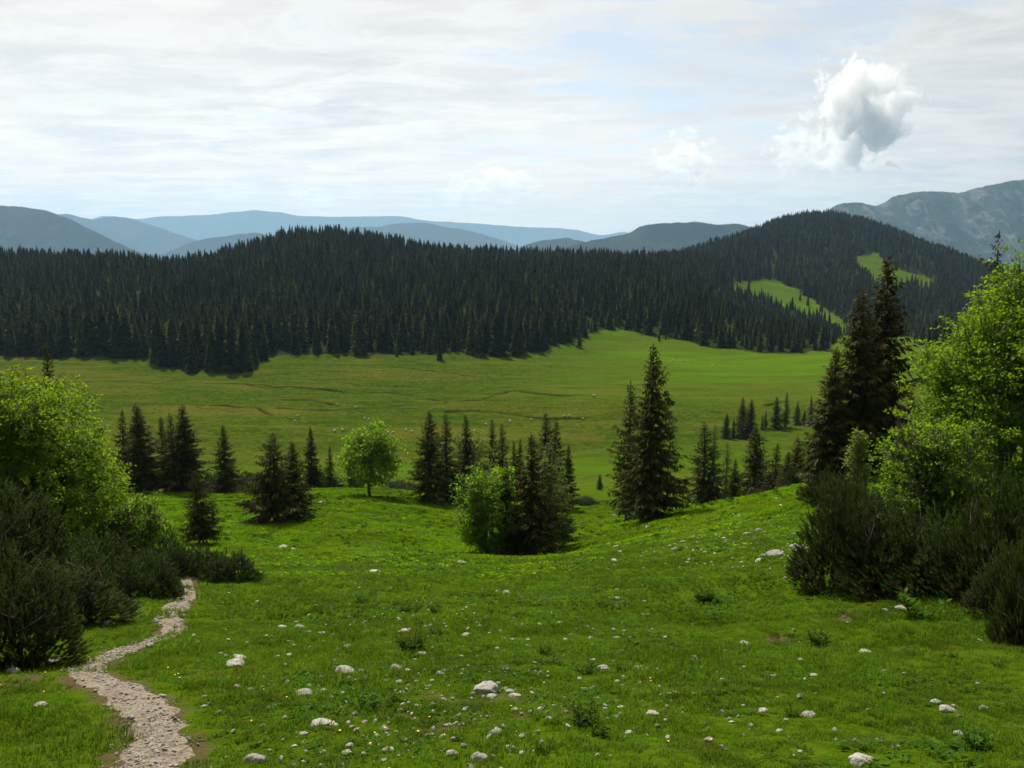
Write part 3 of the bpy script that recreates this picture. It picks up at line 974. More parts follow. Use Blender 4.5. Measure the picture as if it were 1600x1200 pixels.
def dwarf_pine(W, D, H, seed, shoots=1500, dry=0.012):
    """creeping mountain pine: bent stems fanning from the ground, upright brush-like shoots all over"""
    r = np.random.default_rng(seed)
    st, nd, dr = Buf(), Buf(), Buf()
    tips = []
    nst = int(10 + 3 * W)
    for i in range(nst):
        a = r.random() * 6.283
        rr = r.random() ** 0.5
        bx, by = 0.28 * W * rr * math.cos(a), 0.28 * D * rr * math.sin(a)
        a2 = a + r.normal() * 0.5
        ex, ey = 0.47 * W * (0.35 + 0.65 * r.random()) * math.cos(a2), 0.47 * D * (0.35 + 0.65 * r.random()) * math.sin(a2)
        hh = H * (0.45 + 0.5 * r.random()) * (1 - 0.35 * math.hypot(ex / (0.5 * W), ey / (0.5 * D)))
        s = np.linspace(0, 1, 8)
        P = np.stack([bx + (ex - bx) * s**0.8, by + (ey - by) * s**0.8, -0.15 + (hh + 0.15) * s**1.7], 1)
        P[1:] += 0.03 * H * r.normal(size=(7, 3))
        st.tube(P, np.linspace(0.016 + 0.012 * H, 0.008, 8), 5, r.random())
        for k in range(2, 8):
            tips.append(P[k])
            for _ in range(1):
                e = P[k] + np.array([r.normal() * 0.22, r.normal() * 0.22, abs(r.normal()) * 0.2]) * (0.5 + 0.35 * H)
                st.tube([P[k], (P[k] + e) / 2 - [0, 0, 0.03], e], [0.010, 0.008, 0.005], 4, r.random())
                tips.append(e)
    tips = np.array(tips)
    n = shoots
    # foxtail shoots over a lumpy mound and along the stems
    m = int(n * 0.86)
    a = r.random(m) * 6.283
    rr = r.random(m) ** 0.50
    lump = 1 + 0.36 * fbm(np.cos(a) * 2.4 + seed, np.sin(a) * 2, seed, 3)
    x = 0.5 * W * rr * np.cos(a) * lump; y = 0.5 * D * rr * np.sin(a) * lump
    top = H * np.clip(1 - rr ** 2.8, 0, 1) ** 0.6 * (0.72 + 0.58 * fbm(x / (0.20 * W) + seed, y / (0.22 * D), seed + 3, 3) + 0.06 * r.normal(size=m))
    dep = r.random(m) ** 0.55
    z = np.maximum(top * (0.22 + 0.78 * dep) - 0.10, 0.03)
    shell = np.stack([x, y, z], 1)
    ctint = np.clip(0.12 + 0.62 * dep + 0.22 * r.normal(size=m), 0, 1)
    inner = tips[r.integers(0, len(tips), n - m)] + 0.05 * r.normal(size=(n - m, 3))
    inner[:, 2] = np.maximum(inner[:, 2], 0.05)
    B = np.concatenate([shell, inner])
    out = B * np.array([1 / W, 1 / D, 0]) * 2.0
    lowk = np.clip(1 - B[:, 2] / (0.55 * H), 0, 1)[:, None]
    ax = out * (0.75 + 1.3 * lowk) + np.array([0, 0, 1.0]) + 0.45 * unit(n, r)
    ax /= np.linalg.norm(ax, axis=1, keepdims=True)
    SL = 0.12 + 0.13 * r.random(n)
    K = 46
    s = np.tile((np.arange(K) + 0.5) / K, n)
    axr = np.repeat(ax, K, 0); Br = np.repeat(B, K, 0)
    SLr = np.repeat(SL, K)
    side = unit(n * K, r); side -= (side * axr).sum(1, keepdims=True) * axr
    side /= np.linalg.norm(side, axis=1, keepdims=True) + 1e-9
    base = Br + axr * (s * SLr)[:, None]
    d = axr * (0.60 + 0.9 * s**2)[:, None] + side * 0.80
    d /= np.linalg.norm(d, axis=1, keepdims=True)
    nl = 0.066 * (0.8 + 0.4 * r.random(n * K)) * (1 - 0.35 * s)
    w_ = np.cross(d, side + 0.3 * unit(n * K, r)); w_ /= np.linalg.norm(w_, axis=1, keepdims=True) + 1e-9
    wd = 0.0072
    V = np.stack([base - w_ * wd, base + w_ * wd, base + d * nl[:, None]], 1)
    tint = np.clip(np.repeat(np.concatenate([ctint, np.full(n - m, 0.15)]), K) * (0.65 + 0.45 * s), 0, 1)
    isdry = np.repeat((r.random(n) < dry) | ((B[:, 2] < 0.18 * H) & (r.random(n) < 0.2)), K)
    for buf, msk in ((nd, ~isdry), (dr, isdry)):
        v = V[msk]
        if len(v):
            buf.add(v.reshape(-1, 3), np.arange(len(v) * 3).reshape(-1, 3), np.repeat(tint[msk], 3))
    return st, nd, dr


def tree_thing(name, loc, trunk_me, crown_me, rz=0.0, scale=1.0):
    o = bpy.data.objects.new(name, None)
    o.empty_display_size = 0.5
    o.location = loc; o.rotation_euler = (0, 0, rz)
    o.scale = scale if isinstance(scale, (tuple, list)) else (scale,) * 3
    COL.objects.link(o)
    put('trunk', trunk_me, parent=o)
    put('crown', crown_me, parent=o)
    return o


#SECTION_TREES
# spruce kinds: (height 10 m, half width)
SPR = {}
for key, args in {
    'slim': dict(H=10, wide=1.35, seed=2, whorls=46, per=6, tw=12, ragged=0.35, start=0.05),
    'slim2': dict(H=10, wide=1.55, seed=12, whorls=44, per=6, tw=12, ragged=0.4, start=0.07),
    'full': dict(H=10, wide=2.35, seed=3, whorls=42, per=7, tw=17, ragged=0.22, start=0.08),
    'full2': dict(H=10, wide=2.1, seed=13, whorls=42, per=7, tw=16, ragged=0.28, start=0.06),
    'broad': dict(H=10, wide=3.5, seed=4, whorls=34, per=7, tw=20, ragged=0.30, start=0.12),
    'tall': dict(H=10, wide=1.75, seed=5, whorls=56, per=7, tw=17, ragged=0.34, start=0.05),
    'bare': dict(H=10, wide=1.6, seed=6, whorls=34, per=5, tw=9, ragged=0.6, start=0.12),
    'young': dict(H=10, wide=2.6, seed=8, whorls=26, per=6, tw=13, ragged=0.35, start=0.16),
}.items():
    a, b = spruce(**args)
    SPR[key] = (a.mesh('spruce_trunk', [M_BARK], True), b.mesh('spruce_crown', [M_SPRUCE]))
    if key == 'bare':
        SPR['larch'] = (SPR[key][0], b.mesh('larch_crown', [M_LARCH]))


def spruce_at(px, base, top, key, label, group=None, Y=None, wide=1.0, name='spruce_tree', cat='spruce'):
    """a spruce standing where the picture shows it: base row gives the place (or distance Y), top row the height"""
    x, y, z = on(px, Y) if Y else at(px, base)
    u, v = (float(q) for q in ray(px, top))
    x = u * y if Y else 0.5 * (x + u * y)
    z = float(ground(x, y))
    H = v * y - z
    s = H / 10.0
    o = tree_thing(name, (x, y, z), *SPR[key], rz=random.random() * 6.28, scale=(s * wide, s * wide, s))
    return tag(o, label, cat, group)


G = spruce_at
# left of the maple
G(70, 0, 538, 'slim', 'lone spruce whose brown tip rises above the leafy tree on the left', Y=52, wide=0.7)
G(190, 0, 640, 'slim2', 'short ragged spruce next to the leafy left tree, outermost of its row', Y=88)
G(214, 0, 631, 'tall', 'broad dark spruce second from the leafy left tree', Y=86, wide=1.5)
G(251, 0, 652, 'slim', 'thin spruce in the gap of the dark row behind the small young spruce', Y=90, wide=1.3)
G(266, 0, 645, 'slim2', 'narrow spruce leaning against the tallest of the dark left row', Y=87, wide=1.3)
G(284, 0, 633, 'tall', 'tall slim spruce at the right end of the dark left row', Y=86, wide=1.4)
G(347, 0, 664, 'full2', 'pointed spruce alone in a gap, greenish scrub round its foot', Y=88, wide=1.15)
G(308, 852, 735, 'broad', 'small young spruce standing alone on the bright grass above the path', wide=0.85)
G(430, 816, 677, 'broad', 'wide dark spruce with visible trunk on the bright grass', wide=1.12)
G(458, 812, 690, 'full', 'smaller spruce growing tight against the right of the wide dark spruce', wide=1.2)
G(484, 0, 667, 'full2', 'medium spruce behind the wide dark spruce, left of the maple', Y=92, wide=0.85)
G(515, 0, 696, 'slim2', 'small spruce half way between the wide spruce and the maple', Y=93, wide=1.0)
# middle group
G(671, 783, 642, 'full', 'tall spruce right of the maple, first of the middle group', wide=1.08)
G(696, 784, 645, 'slim2', 'narrow spruce close beside the first tall spruce of the middle group', wide=1.3)
G(727, 0, 649, 'slim', 'thin spruce between the narrow spruce and the rounded pale tree', Y=86, wide=1.2)
G(768, 0, 655, 'slim', 'slender spruce just behind the top of the rounded pale tree', Y=96)
G(784, 0, 661, 'slim2', 'dark spruce behind the right shoulder of the rounded pale tree', Y=95)
G(803, 0, 690, 'slim', 'little spruce tip between the pale tree and the dark clump', Y=98)
G(813, 0, 686, 'slim', 'short spruce tip touching the left of the tallest clump spruce', Y=97)
G(790, 869, 742, 'tall', 'brownish spruce in front of the yellow green tree of the clump', wide=1.15)
G(829, 870, 678, 'full2', 'darkest spruce in the centre of the clump in the hollow', wide=1.12)
G(858, 862, 690, 'larch', 'thin pale larch on the right side of the dark clump', name='larch_tree', cat='larch', wide=1.6)
G(875, 848, 762, 'full', 'squat spruce at the right foot of the dark clump', wide=1.45)
G(852, 0, 646, 'slim', 'taller of two spruces rising behind the dark clump', Y=92, wide=1.3)
G(869, 0, 656, 'slim2', 'second spruce rising behind the dark clump', Y=90, wide=1.35)
G(888, 0, 695, 'full2', 'short spruce peeping out right of the dark clump', Y=88, wide=0.8)
G(937, 766, 740, 'full', 'tiny spruce alone in the saddle left of the two tall spruces')
# the pair on the spur
G(982, 815, 596, 'slim2', 'thinner left spruce of the tall pair on the spur, bare trunk foot', wide=1.08)
G(1018, 813, 540, 'full', 'tallest full spruce of the pair on the spur', wide=0.86)
# behind the spur
G(1101, 0, 659, 'slim2', 'ragged spruce behind the spur, first right of the tall pair', Y=80, wide=1.5)
G(1117, 0, 664, 'larch', 'see-through larch behind the spur beside the ragged spruce', Y=79, name='larch_tree', cat='larch')
G(1137, 0, 690, 'larch', 'smaller pale larch behind the spur left of the stout spruce', Y=82, name='larch_tree', cat='larch', wide=1.1)
G(1150, 0, 718, 'full2', 'low dark spruce behind the spur at the foot of the stout spruce', Y=80)
G(1182, 0, 667, 'full', 'stout spruce behind the spur, halfway to the right thicket', Y=79, wide=1.2)
G(1215, 0, 692, 'slim2', 'small spruce behind the spur right of the stout spruce', Y=75, wide=1.4)
G(1232, 0, 706, 'full2', 'bushy low spruce on the far edge of the spur', Y=69, wide=1.3)
G(1247, 0, 682, 'full2', 'spruce at the left foot of the tall right thicket', Y=72, wide=1.3)
# knoll in the pasture
for px, b, t, key, txt in ((1135, 686, 645, 'full', 'squat spruce at the left foot of the knoll in the pasture'),
                           (1146, 684, 652, 'slim', 'thin small spruce beside the squat one on the knoll'),
                           (1160, 683, 620, 'full2', 'left one of the twin spruces on the pasture knoll'),
                           (1173, 686, 624, 'full', 'right one of the twin spruces on the pasture knoll'),
                           (1191, 672, 648, 'slim', 'small thin spruce right of the twin spruces'),
                           (1196, 670, 640, 'slim2', 'slight spruce tucked behind the small thin one on the knoll'),
                           (1213, 670, 619, 'full2', 'pointed spruce on the knoll in front of the pasture, third big one'),
                           (1229, 668, 613, 'slim2', 'tallest slim spruce on the knoll'),
                           (1246, 664, 627, 'full2', 'round topped spruce on the knoll near the rock patch'),
                           (1257, 663, 640, 'full', 'low bushy spruce at the rock patch of the knoll'),
                           (1267, 663, 618, 'slim', 'slim spruce on the knoll nearest the right thicket')):
    G(px, b, t, key, txt, 'spruces on the pasture knoll')
# tall thicket on the right
G(1391, 0, 401, 'tall', 'tallest dark spruce of the right thicket', Y=53, wide=1.15)
G(1347, 0, 452, 'tall', 'second tall dark spruce left of the tallest in the right thicket', Y=51, wide=1.15)
G(1306, 0, 542, 'tall', 'lower dark spruce on the left edge of the right thicket', Y=50, wide=1.1)
G(1283, 0, 640, 'full', 'low spruce filling the left foot of the right thicket', Y=52, wide=0.9)
G(1372, 0, 520, 'full', 'dark spruce wedged between the two tallest of the right thicket', Y=55, wide=0.8)
G(1425, 0, 610, 'full2', 'shorter spruce behind the right thicket, half hidden by bright leaves', Y=58)
G(1562, 0, 362, 'bare', 'sparse spruce top rising above the bright leafy tree on the right', Y=40, wide=0.7)

# broad-leaved trees
def leafy(name, px, base, top, width_px, label, cat, seed, leaves, leaf, mat, Y=None, trunk_h=0.18, egg=0.45, stems=1, bark=None, tuft=14, lift=0.0):
    x, y, z = on(px, Y) if Y else at(px, base)
    u, v = (float(q) for q in ray(px, top))
    x = 0.5 * (x + u * y)
    z = float(ground(x, y))
    H = v * y - z
    W = width_px / FPX * math.hypot(y, z)
    a, b = broadleaf(H, W, seed, leaves, leaf, trunk_h, stems, tuft, egg)
    o = tree_thing(name, (x, y, z), a.mesh('leafy_trunk', [bark or M_BARK_G], True), b.mesh('leafy_crown', [mat]))
    return tag(o, label, cat)


leafy('maple_tree', 577, 777, 664, 92, 'rounded bright green maple standing alone on the grass edge', 'tree', 51, 11000, 0.22, M_MAPLE, trunk_h=0.2)
leafy('shrub', 540, 0, 700, 50, 'light green leafy shrub left of the lone maple', 'shrub', 52, 2600, 0.2, M_MAPLE, Y=95, trunk_h=0.06, stems=3)
leafy('shrub', 490, 0, 722, 40, 'light green bush between the medium spruce and the small spruce', 'shrub', 59, 1800, 0.2, M_BROAD, Y=94, trunk_h=0.05, stems=3)
leafy('willow_tree', 747, 778, 680, 84, 'rounded grey green tree in the middle group', 'tree', 53, 9000, 0.2, M_WILLOW, trunk_h=0.12)
leafy('maple_tree', 770, 868, 728, 92, 'yellow green tree on the left of the dark clump', 'tree', 54, 15000, 0.12, M_MAPLE, trunk_h=0.02, stems=3, egg=0.40)
leafy('birch_tree', 862, 855, 705, 50, 'olive green leafy sapling inside the dark clump', 'tree', 57, 3000, 0.13, M_WILLOW, trunk_h=0.08)
leafy('leafy_tree', 58, 0, 582, 248, 'big leafy tree at the left edge above the dwarf pines', 'tree', 55, 84000, 0.088, M_BROAD, Y=27, trunk_h=0.06, stems=2, egg=0.42)
leafy('leafy_tree', 1604, 0, 425, 285, 'big bright green leafy tree at the right edge', 'tree', 56, 110000, 0.086, M_MAPLE, Y=25, trunk_h=0.06, stems=3, egg=0.42)
leafy('sapling', 1340, 0, 664, 34, 'light green sapling in front of the dark right thicket', 'tree', 58, 1600, 0.12, M_WILLOW, Y=40, trunk_h=0.05)
leafy('shrub', 1468, 0, 655, 150, 'bright leafy shrub between the right tree and the dwarf pines', 'shrub', 62, 16000, 0.085, M_MAPLE, Y=22, trunk_h=0.04, stems=4)
leafy('shrub', 205, 0, 770, 95, 'yellowish leafy shrub behind the dwarf pines beside the grass', 'shrub', 63, 7000, 0.09, M_BROAD, Y=30, trunk_h=0.04, stems=4)

# dwarf pines
PIN = []
for k, (W_, D_, H_, sh) in enumerate(((2.6, 2.3, 2.5, 2900), (2.6, 2.2, 1.7, 2300), (1.7, 1.5, 0.95, 900), (2.4, 2.1, 2.9, 2900))):
    a, b, c = dwarf_pine(W_, D_, H_, 101 + k, sh)
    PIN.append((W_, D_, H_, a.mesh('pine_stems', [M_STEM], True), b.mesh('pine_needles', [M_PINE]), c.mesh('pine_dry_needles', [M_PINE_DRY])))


def pine_at(px, base, width_px, h_px, kind, label, Y=None, dep=1.0, group='dwarf mountain pines'):
    x, y, z = on(px, Y) if Y else at(px, base)
    W_, D_, H_, s_, n_, d_ = PIN[kind]
    dist = math.hypot(y, z)
    sx = width_px / FPX * dist / W_
    sz = h_px / FPX * dist / H_
    yy = y + 0.35 * D_ * sx * dep
    o = bpy.data.objects.new('dwarf_pine', None)
    o.empty_display_size = 0.3
    zz = min(float(ground(x * yy / y, yy)), z)
    o.location = (x * yy / y, yy, zz)
    o.rotation_euler = (0, 0, random.choice((0, math.pi)) + random.uniform(-0.4, 0.4))
    o.scale = (sx, sx * dep, sz)
    COL.objects.link(o)
    put('stems', s_, parent=o); put('needles', n_, parent=o); put('dry_needles', d_, parent=o)
    return tag(o, label, 'dwarf pine', group)


P_ = pine_at
P_(20, 1052, 190, 190, 0, 'nearest dark dwarf pine at the left edge beside the path')
P_(105, 985, 170, 125, 0, 'dark dwarf pine behind the nearest one on the left')
P_(10, 940, 200, 190, 0, 'tall dwarf pine under the big leafy tree at the left edge')
P_(150, 925, 150, 100, 1, 'dwarf pine below the yellowish leafy shrub')
P_(225, 938, 120, 82, 1, 'dwarf pine whose dry reddish twigs lie beside the bend of the path')
P_(262, 905, 110, 75, 1, 'dwarf pine just above the top of the visible path')
P_(318, 900, 70, 42, 2, 'low dwarf pine between the path and the small round one')
P_(360, 910, 82, 46, 2, 'small round dwarf pine alone on the grass beyond the path')
P_(90, 890, 170, 120, 0, 'dwarf pine in front of the trunk of the left leafy tree')
P_(1312, 925, 130, 185, 0, 'upright dwarf pine at the left end of the big right thicket')
P_(1395, 932, 150, 160, 0, 'dwarf pine in the middle of the big right thicket')
P_(1480, 940, 150, 140, 0, 'dwarf pine under the bright leafy tree, right of the thicket middle')
P_(1560, 950, 150, 230, 0, 'tall shaded dwarf pine near the right edge')
P_(1580, 972, 120, 150, 0, 'dark dwarf pine joining the thicket to the clump at the right edge')
P_(1602, 1008, 110, 170, 1, 'dark dwarf pine cut by the right edge of the view')
P_(1345, 0, 130, 90, 1, 'dwarf pine behind the thicket at the foot of the tall dark spruces', Y=26)
P_(1300, 0, 90, 60, 1, 'dwarf pine between the spur and the tall dark spruces', Y=38)
P_(1405, 0, 130, 85, 0, 'dwarf pine below the second tall spruce behind the thicket', Y=24)
for px, Y, wd, hp, txt in ((340, 92, 60, 30, 'low scrub at the foot of the pointed lone spruce'), (390, 94, 60, 28, 'low dark scrub left of the wide dark spruce'),
                           (505, 96, 55, 22, 'low brown scrub between the small spruces left of the maple'), (545, 97, 45, 20, 'low scrub behind the maple on its left side'),
                           (625, 99, 60, 18, 'flat scrub on the grass edge right of the maple'), (735, 84, 60, 26, 'dark scrub under the rounded grey green tree'),
                           (912, 96, 40, 14, 'flat scrub beside the tiny spruce in the saddle'), (1195, 74, 60, 26, 'scrub on the back of the spur under the stout spruce'),
                           (1255, 62, 60, 40, 'scrub between the low spruces and the right thicket')):
    P_(px, 0, wd, hp, 2, txt, Y=Y)

# ------------------------------------------------------------------ the far wood
def wood_points():
    out = []
    for y0, y1, st in ((318, 640, 5.7), (640, 900, 6.0), (900, 1560, 6.7)):
        ys = np.arange(y0, y1, st)
        for y in ys:
            lo, hi = (-0.80, 0.95) if y0 < 900 else (0.12, 0.95)
            xs = np.arange(lo * y, hi * y, st)
            out.append(np.stack([xs + rng.uniform(-.48, .48, len(xs)) * st, y + rng.uniform(-.48, .48, len(xs)) * st], 1))
    p = np.concatenate(out)
    p = p[wooded(p[:, 0], p[:, 1])]
    keep = rng.random(len(p)) < np.clip(0.86 + 0.6 * fbm(p[:, 0] / 24, p[:, 1] / 24, 91, 3), 0.45, 1.0)
    p = p[keep]
    z = ground(p[:, 0], p[:, 1])
    return np.column_stack([p, z])


FAR = []
for k in range(7):
    Hh = 16.0
    FAR.append(far_spruce(Hh, 3.1 + 0.4 * (k % 4), 300 + k, 240).mesh('far_spruce', [M_SPRUCE_F]))
for k in range(2):
    FAR.append(far_spruce(14.0, 3.2 + 0.5 * k, 320 + k, 200).mesh('far_larch', [M_LARCH]))
FP = wood_points()
fs = (0.62 + 0.78 * rng.random(len(FP)) ** 1.2 + 0.34 * fbm(FP[:, 0] / 22, FP[:, 1] / 22, 95, 3)) * np.where(rng.random(len(FP)) < 0.14, 0.68, 1) * np.where(FP[:, 1] > 900, 0.9, 1.0)
fpx, fpy = to_px(FP[:, 0], FP[:, 1], FP[:, 2])
fs = fs * np.interp(FP[:, 1], [340, 470], [1.02, 0.74]) * np.where((fpx > 1110) & (FP[:, 1] < 760), 0.66, 1.0)
size = np.where((fpx > -5) & (fpx < 1420), 16 * fs / FP[:, 1], 0)
# trees along the visible lower edge of the wood are things of their own
edge = np.interp(fpx, FRONT_X, FRONT_Y) - fpy
score = size * np.clip(1.25 - edge / 60, 0.3, 1.2)
order = np.argsort(-score)
NIND = 236
ind = np.zeros(len(FP), bool); ind[order[:NIND]] = True
frz = rng.random(len(FP)) * 6.283
fk = np.where((rng.random(len(FP)) < 0.07 + 0.14 * np.clip(fbm(FP[:, 0] / 30, FP[:, 1] / 30, 97, 2), 0, 1)) & ~ind, rng.integers(7, 9, len(FP)), rng.integers(0, 7, len(FP)))
fx_w = 0.85 + 0.35 * rng.random(len(FP))
for i in np.where(ind)[0]:
    o = put('forest_spruce', FAR[fk[i]], tuple(FP[i]), frz[i], (fs[i] * fx_w[i], fs[i] * fx_w[i], fs[i]))
    tag(o, 'dark spruce in the front rows of the wood along the edge of the pasture', 'spruce', 'spruces along the lower edge of the wood')
r_ = ~ind
scatter('forest', FAR, FP[r_], np.column_stack([np.zeros((r_.sum(), 2)), frz[r_]]), np.column_stack([fs[r_] * fx_w[r_], fs[r_] * fx_w[r_], fs[r_]]), fk[r_],
        'dense dark spruce wood covering the ridge and the round hill', 'forest')
# pale larches among the wood, lone trees at its foot
LAR = far_spruce(15, 2.3, 340, 150).mesh('larch', [M_LARCH])
for px, Y, s, txt in ((905, 402, 1.0, 'pale green larch at the lower edge of the dark wood'), (762, 500, 0.9, 'pale larch higher up in the dark wood'), (745, 505, 0.75, 'small pale larch beside the higher pale larch')):
    tag(put('larch_tree', LAR, on(px, Y), 1.0, s), txt, 'larch')
for px, py, s, txt in ((687, 563, 0.62, 'lone small spruce standing out in front of the wood edge'), (620, 557, 0.3, 'tiny spruce left of the lone small one before the wood'),
                       (1030, 533, 0.28, 'tiny spruce on the pasture right of the wood gap'), (1040, 531, 0.22, 'tinier spruce next to the one right of the wood gap'),
                       (967, 512, 0.3, 'tiny spruce in the bright gap of the wood'), (1250, 470, 0.55, 'left spruce on the bright clearing below the round hill'), (1262, 478, 0.7, 'middle spruce on the bright clearing below the round hill'),
                       (1283, 487, 0.85, 'right spruce on the bright clearing below the round hill')):
    tag(put('spruce_tree', FAR[1], at(px, py, 300), 0.5, s), txt, 'spruce')
# wooded skylines of the nearer far ridges
M_RIDGE = leaf_mat('ridge spruce needles', (0.006, 0.010, 0.008), (0.016, 0.020, 0.012), 0.1, 1.0, rough=0.9, vary=0.4, spec=0.0)
tiny = far_spruce(13, 3.4, 350, 40).mesh('ridge_spruce', [M_RIDGE])
for key, n in (('left', 9000), ('mid', 5500)):
    X, Yv, Z = MTN[key]
    half = X.shape[0] // 2 + 4
    j = rng.integers(0, half - 1, n); i = rng.integers(0, X.shape[1] - 1, n)
    a, b = rng.random(n), rng.random(n)
    def bl(A):
        return (A[j, i] * (1 - a) + A[j, i + 1] * a) * (1 - b) + (A[j + 1, i] * (1 - a) + A[j + 1, i + 1] * a) * b
    P = np.column_stack([bl(X), bl(Yv), bl(Z) - 3.0])
    scatter('forest', [tiny], P, np.column_stack([np.zeros((n, 2)), rng.random(n) * 6]), 0.8 + 0.5 * rng.random(n), np.zeros(n, int),
            'wood covering the dark ridge at the far left' if key == 'left' else 'wood covering the blue hill left of the round hill', 'forest')

#SECTION_NEAR
# ------------------------------------------------------------------ turf
def grass_patch(seed, n, rad, hmin, hmax, wd, mat=None):
    r = np.random.default_rng(seed)
    B = Buf()
    nt = n // 9
    c = r.uniform(-rad, rad, (nt, 2))
    p = np.repeat(c, 9, 0) + 0.016 * r.normal(size=(nt * 9, 2))
    N = len(p)
    base = np.column_stack([p, np.full(N, -0.015)])
    az = r.random(N) * 6.283
    lean = 0.25 + 0.65 * r.random(N)
    hd = np.stack([np.cos(az), np.sin(az), np.zeros(N)], 1)
    h = (hmin + (hmax - hmin) * r.random(N) ** 1.6) * np.repeat(0.6 + 0.7 * r.random(nt), 9)
    side = np.stack([-np.sin(az), np.cos(az), np.zeros(N)], 1) * wd
    m = base + hd * (h * lean * 0.35)[:, None]; m[:, 2] += h * 0.62
    t = base + hd * (h * lean)[:, None]; t[:, 2] += h * (1.0 - 0.25 * lean)
    V = np.stack([base - side, base + side, m + side * 0.8, m - side * 0.8, t], 1).reshape(-1, 3)
    k = np.arange(N)[:, None] * 5
    T = np.concatenate([k + [[0, 1, 2]], k + [[0, 2, 3]], k + [[3, 2, 4]]], 1).reshape(-1, 3)
    B.add(V, T, np.repeat(np.clip(np.repeat(r.random(nt), 9) * 0.7 + 0.3 * r.random(N), 0, 1), 5))
    return B.mesh('grass_patch', [mat or M_GRASS])


def leaf_patch(seed, n, rad, leaf):
    """low broad leaves lying among the turf"""
    r = np.random.default_rng(seed)
    B = Buf()
    nt = n // 6
    c = r.uniform(-rad, rad, (nt, 2))
    p = np.repeat(c, 6, 0) + leaf * 0.4 * r.normal(size=(nt * 6, 2))
    N = len(p)
    az = r.random(N) * 6.283
    d = np.stack([np.cos(az), np.sin(az), 0.15 + 0.7 * r.random(N)], 1)
    ln = leaf * (0.6 + 0.8 * r.random(N))
    V, T = cards(np.column_stack([p, np.full(N, 0.01)]), d, np.array([0, 0, 1.0]) + 0.4 * unit(N, r), ln, ln * 0.5, 0.15)
    B.add(V, T, np.repeat(np.repeat(r.random(nt), 6), 4))
    return B.mesh('leaf_patch', [M_HERB])


def dock_clump(seed):
    r = np.random.default_rng(seed)
    n = 26
    az = r.random(n) * 6.283
    d = np.stack([np.cos(az), np.sin(az), 0.5 + 1.3 * r.random(n)], 1)
    ln = 0.16 + 0.20 * r.random(n)
    V, T = cards(np.column_stack([0.10 * r.normal(size=(n, 2)), np.zeros(n)]), d, np.array([0, 0, 1.0]) + 0.5 * unit(n, r), ln, ln * 0.45, 0.25)
    B = Buf(); B.add(V, T, np.repeat(r.random(n), 4))
    return B


def tilt(x, y):
    e = 0.25
    gx = (ground(x + e, y, False) - ground(x - e, y, False)) / (2 * e)
    gy = (ground(x, y + e, False) - ground(x, y - e, False)) / (2 * e)
    return np.column_stack([np.arctan(gy), -np.arctan(gx)])


def grid(y0, y1, st, lim=0.85):
    out = []
    for y in np.arange(y0, y1, st):
        x = np.arange(-lim * (y + 3), lim * (y + 3), st)
        out.append(np.column_stack([x + rng.uniform(-.3, .3, len(x)) * st, y + rng.uniform(-.3, .3, len(x)) * st]))
    out = np.concatenate(out)
    return out[:, 0], out[:, 1]


def field(y0, y1, per, lim=0.85):
    """random places, uniform per square metre, in the wedge between two distances"""
    area = lim * (y1 + 3) ** 2 - lim * (y0 + 3) ** 2
    n = int(area * per)
    y = np.sqrt(rng.random(n) * ((y1 + 3) ** 2 - (y0 + 3) ** 2) + (y0 + 3) ** 2) - 3
    x = rng.uniform(-lim, lim, n) * (y + 3)
    return x, y


patches = [grass_patch(400 + k, 900, 0.32, 0.035, 0.11, 0.0028) for k in range(4)] + [grass_patch(410 + k, 420, 0.32, 0.05, 0.19, 0.0032) for k in range(2)]
coarse = [grass_patch(420 + k, 760, 0.62, 0.05, 0.14, 0.0065) for k in range(4)]
rough_turf = [grass_patch(425 + k, 2000, 1.3, 0.06, 0.17, 0.016, M_LUSH) for k in range(4)]
leafs = [leaf_patch(430 + k, 120, 0.35, 0.055) for k in range(3)]
for k_ in range(2):
    leafs.append(leaf_patch(440 + k_, 120, 0.35, 0.055)); leafs[-1].materials[0] = M_LUSH
P, Rr, S, I = [], [], [], []
for y0, y1, st, srcs in ((3.2, 15.5, 0.40, (0, 6)), (15, 44, 0.78, (6, 10)), (35, 118, 1.45, (10, 14))):
    x, y = grid(y0, y1, st)
    if y0 > 30:
        ok = y > 35 + 9 * rng.random(len(y)); x, y = x[ok], y[ok]
    tall = fbm(x / 2.2, y / 2.2, 111, 3)
    ok = path_dist(x, y) > 0.02 + 0.22 * rng.random(len(x))
    ok &= hollow(x, y) < 0.3
    x, y, tall = x[ok], y[ok], tall[ok]
    n = len(x)
    P.append(np.column_stack([x, y, ground(x, y) - 0.01]))
    tl = tilt(x, y)
    Rr.append(np.column_stack([tl, rng.random(n) * 0]))
    s = 0.85 + 0.3 * rng.random(n)
    S.append(np.column_stack([s, s, s * np.clip(0.82 + 0.45 * tall, 0.6, 1.2)]))
    k = rng.integers(srcs[0], srcs[1], n)
    if srcs[0] == 0:
        k = np.where((k >= 4) & (tall < 0.22), k - 4, k)
    I.append(k)
scatter('grass', patches + coarse + rough_turf, np.concatenate(P), np.concatenate(Rr), np.concatenate(S), np.concatenate(I), 'short alpine turf on the near slope', 'grass')
x1, y1 = field(4, 22, 2.6)
x2, y2 = field(26, 110, 1.1)
ok = (path_dist(x1, y1) > 0.3) & (fbm(x1 / 1.7, y1 / 1.7, 121, 3) > -0.1)
x1, y1 = x1[ok], y1[ok]
ok = fbm(x2 / 5, y2 / 5, 123, 3) > -0.25
x2, y2 = x2[ok], y2[ok]
x, y = np.concatenate([x1, x2]), np.concatenate([y1, y2])
n = len(x)
s = np.where(y < 22, 0.7 + 0.9 * rng.random(n) ** 2, 1.5 + 1.4 * rng.random(n))
